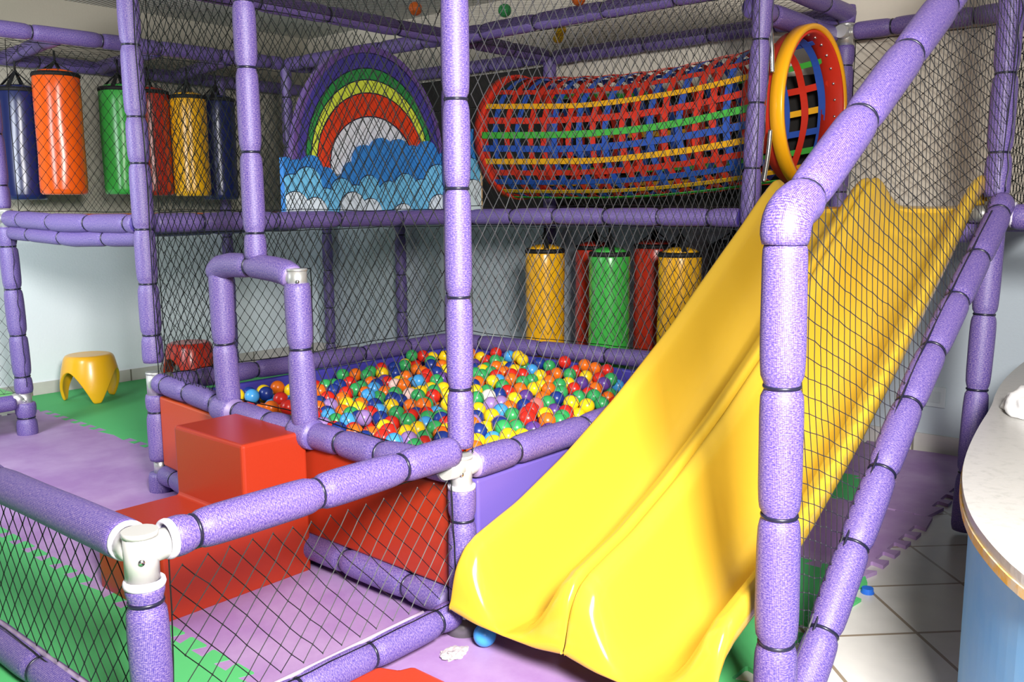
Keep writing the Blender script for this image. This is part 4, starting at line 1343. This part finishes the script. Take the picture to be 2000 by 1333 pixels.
blue = [(.99, 1.53, .05), (1.06, 1.50, .07), (1.155, 1.52, .075), (1.25, 1.47, .065), (1.36, 1.42, .06), (1.44, 1.50, .07), (1.53, 1.58, .085), (1.66, 1.61, .10), (1.79, 1.62, .09), (1.90, 1.60, .08), (2.02, 1.615, .095), (2.16, 1.57, .075), (2.29, 1.62, .10), (2.43, 1.715, .09)]
sky = [(1.02, 1.42, .07), (1.12, 1.44, .09), (1.24, 1.36, .06), (1.35, 1.40, .075), (1.45, 1.38, .06), (1.55, 1.42, .075), (1.70, 1.385, .08), (1.83, 1.42, .09), (1.96, 1.40, .08), (2.10, 1.46, .11), (2.25, 1.48, .12), (2.40, 1.50, .12)]
whi = [(1.03, 1.315, .085), (1.16, 1.29, .08), (1.42, 1.31, .09), (1.55, 1.285, .08), (1.80, 1.25, .085), (2.10, 1.30, .09), (2.24, 1.33, .10), (2.41, 1.385, .10)]
cloud(blue, lambda x: 1.46 + .12 * (x - 1) / 1.4, 2.166, 2.200, 'cloud_layer', CLM['blue'])['label'] = 'deep blue cloud layer'
cloud(sky, lambda x: 1.30, 2.164, 2.1655, 'cloud_outline', RBM['outline'], grow=.005)
cloud(sky, lambda x: 1.30, 2.158, 2.1638, 'cloud_layer', CLM['sky'])['label'] = 'light blue cloud layer'
cloud(whi, lambda x: 1.291, 2.156, 2.1575, 'cloud_outline', RBM['outline'], grow=.005)
cloud(whi, lambda x: 1.291, 2.150, 2.1558, 'cloud_layer', CLM['white'])['label'] = 'white cloud layer'
rel(bobj('board_edge', box_bm(2.481, 2.492, 2.15, 2.2, 1.29, 1.80), mat('raw_board_edge', (.62, .40, .20), .6), RB), RB)

for o in RB.children:
    for v in o.data.vertices:                    # the board stands just inside the deck edge
        wx, wz = v.co.x + 0.0, v.co.z
        v.co.x = .903 + (wx - .975) * .976
        v.co.y -= .05
        v.co.z = 1.287 + (wz - 1.290) * .985

# ------------------------------------------------------------------ crawl tunnel
TN = thing('crawl_tunnel', 'crawl tunnel woven from red, yellow, green and blue straps', 'tunnel', (2.6, 1.1, 1.28))
Y0, Y1 = .07, 2.05


def axis_at(y):
    t = (y - Y0) / (Y1 - Y0)
    return 2.57 + .09 * t, 1.79 - .04 * t - .07 * math.sin(PI * t) * (1 - .3 * t), (.345 + .035 * t - .015 * math.sin(PI * t))


def tun(th, y, dr=0.0):
    cx, cz, r_ = axis_at(y)
    sagf = math.sin(PI * (y - Y0) / (Y1 - Y0))
    r_ = r_ + dr
    return Vector((cx - r_ * math.sin(th) * (1 + .03 * sagf), y, cz + r_ * math.cos(th)))


def strip(name, f, n, m, width_vec=None):
    V, F = [], []
    for i in range(n + 1):
        V.extend(f(i / n))
    for i in range(n):
        k = i * 4
        for a, b_ in ((0, 1), (1, 2), (2, 3), (3, 0)):
            F.append((k + a, k + b_, k + 4 + b_, k + 4 + a))
    F.append((0, 1, 2, 3))
    k = n * 4
    F.append((k + 3, k + 2, k + 1, k))
    return rel(obj(name, V, F, m, TN, smooth=False), TN)


long_s = [(12, 'r'), (46, 'r'), (63, 'y'), (77, 'r'), (90, 'g'), (102, 'b'), (114, 'y'), (126, 'r'), (137, 'b'), (151, 'y'), (168, 'g'),
          (190, 'r'), (222, 'y'), (240, 'g'), (258, 'b'), (276, 'y'), (296, 'r'), (318, 'g'), (342, 'b')]
HO = 'brbrrbrbrrbrbrbrrbrbr'
for q, (deg, k) in enumerate(long_s):
    th = math.radians(deg)
    hw = .046 if k == 'y' else .050

    def fl(t, th=th, hw=hw, q=q, k=k):
        y = Y0 + .02 + (Y1 - Y0 - .04) * t
        ww = .003 * math.sin(t * len(HO) * PI + q * PI) if k == 'r' else .0035
        w2 = hw * (1 + .12 * noise.noise(Vector((t * 9, q, 0)))) * (.8 if 12 < deg < 40 else 1)
        j = .012 * noise.noise(Vector((t * 4, q * 3.1, 2)))
        a, b_ = th - w2 + j, th + w2 + j
        return [tun(a, y, .002 + ww), tun(b_, y, .002 + ww), tun(b_, y, .005 + ww), tun(a, y, .005 + ww)]
    strip('lengthwise_strap', fl, 60, STR[k])
for q, k in enumerate(HO):
    yc = Y0 + .07 + (Y1 - Y0 - .14) * q / (len(HO) - 1) + random.uniform(-.012, .012)

    def fh(t, yc=yc, q=q):
        th = 2 * PI * t
        hw = .0195 + .003 * noise.noise(Vector((math.cos(th) * 2, q, math.sin(th) * 2)))
        j = .012 * noise.noise(Vector((math.cos(th) * 1.5, q * 2.3, math.sin(th) * 1.5)))
        return [tun(th, yc - hw + j, -.001), tun(th, yc + hw + j, -.001), tun(th, yc + hw + j, .0015), tun(th, yc - hw + j, .0015)]
    strip('hoop_strap', fh, 72, STR[k])


def hoop(yc, depth, R0, R1, name, m, c):
    n = 72
    prof = [(R0, -depth / 2), (R0 + .006, -depth / 2 - .008), (R1 - .006, -depth / 2 - .008), (R1, -depth / 2), (R1, depth / 2), (R0, depth / 2)]
    V, F = [], []
    for i in range(n):
        a = 2 * PI * i / n
        for rr, d in prof:
            V.append((c[0] - rr * math.sin(a), yc + d, c[1] + rr * math.cos(a)))
    p = len(prof)
    for i in range(n):
        for j in range(p):
            F.append((i * p + j, i * p + (j + 1) % p, ((i + 1) % n) * p + (j + 1) % p, ((i + 1) % n) * p + j))
    return rel(obj(name, V, F, m, TN), TN)


c0 = (2.565, 1.790)
hoop(.045, .055, .370, .398, 'mouth_ring', M_RING, c0)['label'] = 'amber plastic mouth ring'
hoop(.080, .11, .352, .3695, 'ring_webbing', STR['r'], c0)
hoop(2.03, .05, .362, .395, 'far_ring', STR['r'], (axis_at(2.03)[0], axis_at(2.03)[1]))
for i in range(26):
    a = 2 * PI * (i + .3) / 26
    p = Vector((c0[0] - .351 * math.sin(a), .060, c0[1] + .351 * math.cos(a)))
    bm = bmesh.new()
    bmesh.ops.create_uvsphere(bm, u_segments=10, v_segments=6, radius=.008)
    for v in bm.verts:
        v.co += p
    rel(bobj('rivet', bm, M_CHROME, TN, True), TN)
for sx in (-1, 1):
    for sz in (1, -1):
        P = [(c0[0] + sx * .405, .06, c0[1] + sz * .13), (c0[0] + sx * .42, .06, c0[1] + sz * .24), (c0[0] + sx * .46 , .06, c0[1] + sz * .37)]
        if sx < 0:
            V, F = sweep(resample(smooth_path(P, 2), .02), lambda s: .011, 10)
            rel(obj('ring_bracket', V, F, M_CHROME, TN), TN)

M_SHADE = mat('wall_shade', (.022, .020, .019), .9, .2)  # added dark sheet: shade on the wall behind the straps, made as an object
bk = thing('shade_panel', 'added dark sheet standing in for the shaded wall behind the crawl tunnel', 'panel', (3.06, 2.0, 1.27))
rel(bobj('shade_sheet', box_bm(3.045, 3.075, .17, 3.45, 1.27, 2.02, .008), M_SHADE, bk), bk)
rel(bobj('shade_sheet', box_bm(3.045, 3.075, 2.12, 3.45, 2.025, 2.25, .008), M_SHADE, bk), bk)

# ------------------------------------------------------------------ nets
net((0, 0, 0), (.05, 1, 0), (0, 0, 1), [(.045, .56), (2.0, .56), (2.0, 2.27), (.045, 2.27)], 'black net on the left face of the ball pit, around the entrance arch',
    holes=[[(.77, .5), (1.33, .5), (1.33, 1.10), (.77, 1.10)]], r=.0017, seed=1)
net((0, 0, 0), (1, .025, 0), (0, 0, 1), [(.045, .57), (1.99, .57), (1.99, 2.27), (.045, 2.27)], 'black net greyed by painted-in glints on the right face of the ball pit, between corner post and slide', r=.0013, m=M_NETG_GLINT, seed=2)
net((0, 2.03, 0), (1, 0, 0), (0, 0, 1), [(.16, 1.30), (1.98, 1.30), (1.98, 2.26), (.16, 2.26)], 'black net in front of the rainbow board, between deck edge and roof rail', r=.0017, seed=3, bulge=.012)
net((0, 2.05, 0), (1, 0, 0), (0, 0, 1), [(.16, .56), (1.98, .56), (1.98, 1.20), (.16, 1.20)], 'black net below the deck on the back left side of the ball pit', r=.0017, seed=4)
net((2.04, 0, 0), (0, 1, 0), (0, 0, 1), [(.15, 1.31), (2.0, 1.31), (2.0, 2.25), (.15, 2.25)], 'black net in front of the woven crawl tunnel', r=.0017, seed=5)
net((2.04, 0, 0), (0, 1, 0), (0, 0, 1), [(.15, .585), (2.0, .56), (2.0, 1.20), (.15, 1.20)], 'black net in front of the punching bags under the tunnel deck', r=.0017, seed=6)
net((0, 3.655, 0), (1, 0, 0), (0, 0, 1), [(.19, 1.30), (2.0, 1.30), (2.0, 2.255), (.19, 2.25)], 'black net in front of the upper left punching bags, between deck and roof rail', r=.0016, seed=7)
net((0, 4.74, 0), (1, 0, 0), (0, 0, 1), [(-.6, 1.2), (2.9, 1.2), (2.9, 2.25), (-.6, 2.25)], 'black net along the left wall behind the upper punching bags', r=.0010, seed=8, e1=(.028, .037), e2=(-.028, .037))
net((3.0, 0, 0), (0, -1, 0), (0, 0, 1), [(0, 1.27), (1.0, 1.27), (1.0, 2.16), (0, 2.16)], 'coarse black net behind the slide head in front of the cream wall', e1=(.044, .037), e2=(-.044, .037), r=.0018, seed=9)
net((2.03, -.965, 0), (1, 0, 0), (0, 0, 1), [(.04, 1.30), (.95, 1.30), (.95, 2.3), (.04, 2.3)], 'black net right of the tall post behind the slide head', r=.0018, seed=10)
lowp = [(p.x, p.z) for p in smooth_path(lr, 1)]
uppp = [(1.98, 2.40), (1.07, 1.86), (.85, 1.73), (.55, 1.555), (.30, 1.405), (.05, 1.25)]
net((0, -.985, 0), (1, 0, 0), (0, 0, 1), [(.06, .09)] + [(a, b_ + .04) for a, b_ in lowp[1:-1]] + [(1.95, 1.36)] + uppp, 'net hung between the sloping handrail and the lower rail beside the slide',
    e1=(.007, -.050), e2=(.0415, -.016), r=.0014, seed=11, jit=.005, bulge=.03, m=M_NETG_GLINT)
net((0, 0, 0), (1, 0, 0), (0, 0, 1), [(-.955, .12), (-.045, .125), (-.045, .545), (-.955, .54)], 'net of the low front fence between the corner joint and the slide', e1=(.031, .036), e2=(-.031, .036), r=.0014, seed=12)
net((-1.0, 0, 0), (0, 1, 0), (0, 0, 1), [(.055, .12), (2.2, .11), (2.2, .51), (.055, .53)], 'net of the low front fence left of the corner joint', e1=(.031, .037), e2=(-.031, .037), r=.0015, seed=13)
net((0, 0, 2.285), (1, 0, 0), (0, 1, 0), [(.08, .08), (2.0, .08), (2.0, 2.0), (.12, 2.0)], 'roof net over the ball pit with three stray balls on it', r=.0010, seed=14, bulge=.0, sag=.0, e1=(.026, .026), e2=(-.026, .026))
net((0, 0, 2.29), (1, 0, 0), (0, 1, 0), [(2.08, .1), (2.96, .1), (2.96, 2.0), (2.08, 2.0)], 'roof net over the crawl tunnel with two yellow balls', r=.0010, seed=15, bulge=.0, e1=(.026, .026), e2=(-.026, .026))
net((0, 0, 2.29), (1, 0, 0), (0, 1, 0), [(.15, 3.72), (2.0, 3.72), (2.0, 4.68), (.15, 4.68)], 'roof net over the upper punching bags on the left', r=.0012, seed=16, bulge=.02, e1=(.045, .045), e2=(-.045, .045))
net((0, 3.68, 0), (1, 0, 0), (0, 0, 1), [(-1.2, .27), (.10, .27), (.08, 1.2), (-1.2, 1.2)], 'pale net above the low green platform at the left picture edge', r=.0012, seed=17, m=M_NETG_GLINT)

# ------------------------------------------------------------------ counter
CT = thing('counter', 'curved bar counter with blue base and worn speckled stone top', 'counter', (1.2, -1.6, 0))
edge = [(2.6, -1.02), (1.95, -1.05), (1.55, -1.10), (1.315, -1.145), (.95, -1.19), (.607, -1.245), (.37, -1.30), (.15, -1.372), (-.014, -1.451), (-.16, -1.545), (-.26, -1.66), (-.30, -1.80), (-.28, -1.95), (-.18, -2.1)]
edge = [(p.x, p.y) for p in smooth_path([(a, b_, 0) for a, b_ in edge], 2)]
inner = [(.15, -2.25), (2.6, -2.25)]


def inset(P, d):
    out = []
    for i, p in enumerate(P):
        a, b_ = Vector(P[max(i - 1, 0)]), Vector(P[min(i + 1, len(P) - 1)])
        t = (b_ - a).normalized()
        nrm = Vector((-t.y, t.x))
        q = Vector(p) + nrm * d
        out.append((q.x, q.y))
    return out


stone = mat('speckled_stone', (.40, .39, .37), .32, .5, bump=('noise', 60, .10), var=((.30, .30, .28), 42, .52, .78))
wornedge = mat('worn_edge', (.50, .42, .30), .6, .3, var=((.62, .34, .04), 14, .45, .62))
blue_p = mat('blue_paint', (.14, .38, .68), .55, .4, var=((.24, .46, .68), 3, .35, .7))
top = bobj('stone_top', prism(edge + inner, .638, .660), stone, CT)
rel(top, CT)
rel(bobj('stone_edge', prism(inset(edge, -.004) + inner, .618, .6375), wornedge, CT), CT)['label'] = 'worn edge with rusty amber stain'
cb = bobj('base', prism(inset(edge, .022) + [(.2, -2.2), (2.6, -2.2)], .004, .6175), blue_p, CT)
rel(cb, CT)
# folded cloth on the counter
bm = bmesh.new()
bmesh.ops.create_icosphere(bm, subdivisions=4, radius=1)
for v in bm.verts:
    p = v.co.copy()
    v.co = Vector((p.x * .20, p.y * .11, max(p.z, -.35) * .055))
    k = noise.noise(p * 2.3) * .020 + noise.noise(p * 6) * .007
    v.co += p * k
    v.co.z = max(v.co.z, -.018)
    v.co += Vector((1.36, -1.285, .679))
cl = bobj('folded_cloth', bm, mat('white_cloth', (.80, .80, .80), .85), None, True)
tag(cl, 'crumpled white cloth lying on the stone counter top', 'cloth')
# scrap of paper on the mat
bm = bmesh.new()
bmesh.ops.create_icosphere(bm, subdivisions=4, radius=1)
for v in bm.verts:
    p = v.co.copy()
    k = 1 + .5 * noise.noise(p * 1.9 + Vector((4, 1, 0))) + .25 * noise.noise(p * 5)
    v.co = Vector((p.x * .042 * k, p.y * .030 * k, max(p.z * .012 * k, -.004)))
    v.co += Vector((-.13, -.085, .0165))
pp = bobj('paper_scrap', bm, mat('scrap_paper', (.42, .37, .38), .9), None, False)
tag(pp, 'small crumpled white scrap on the purple mat', 'scrap')
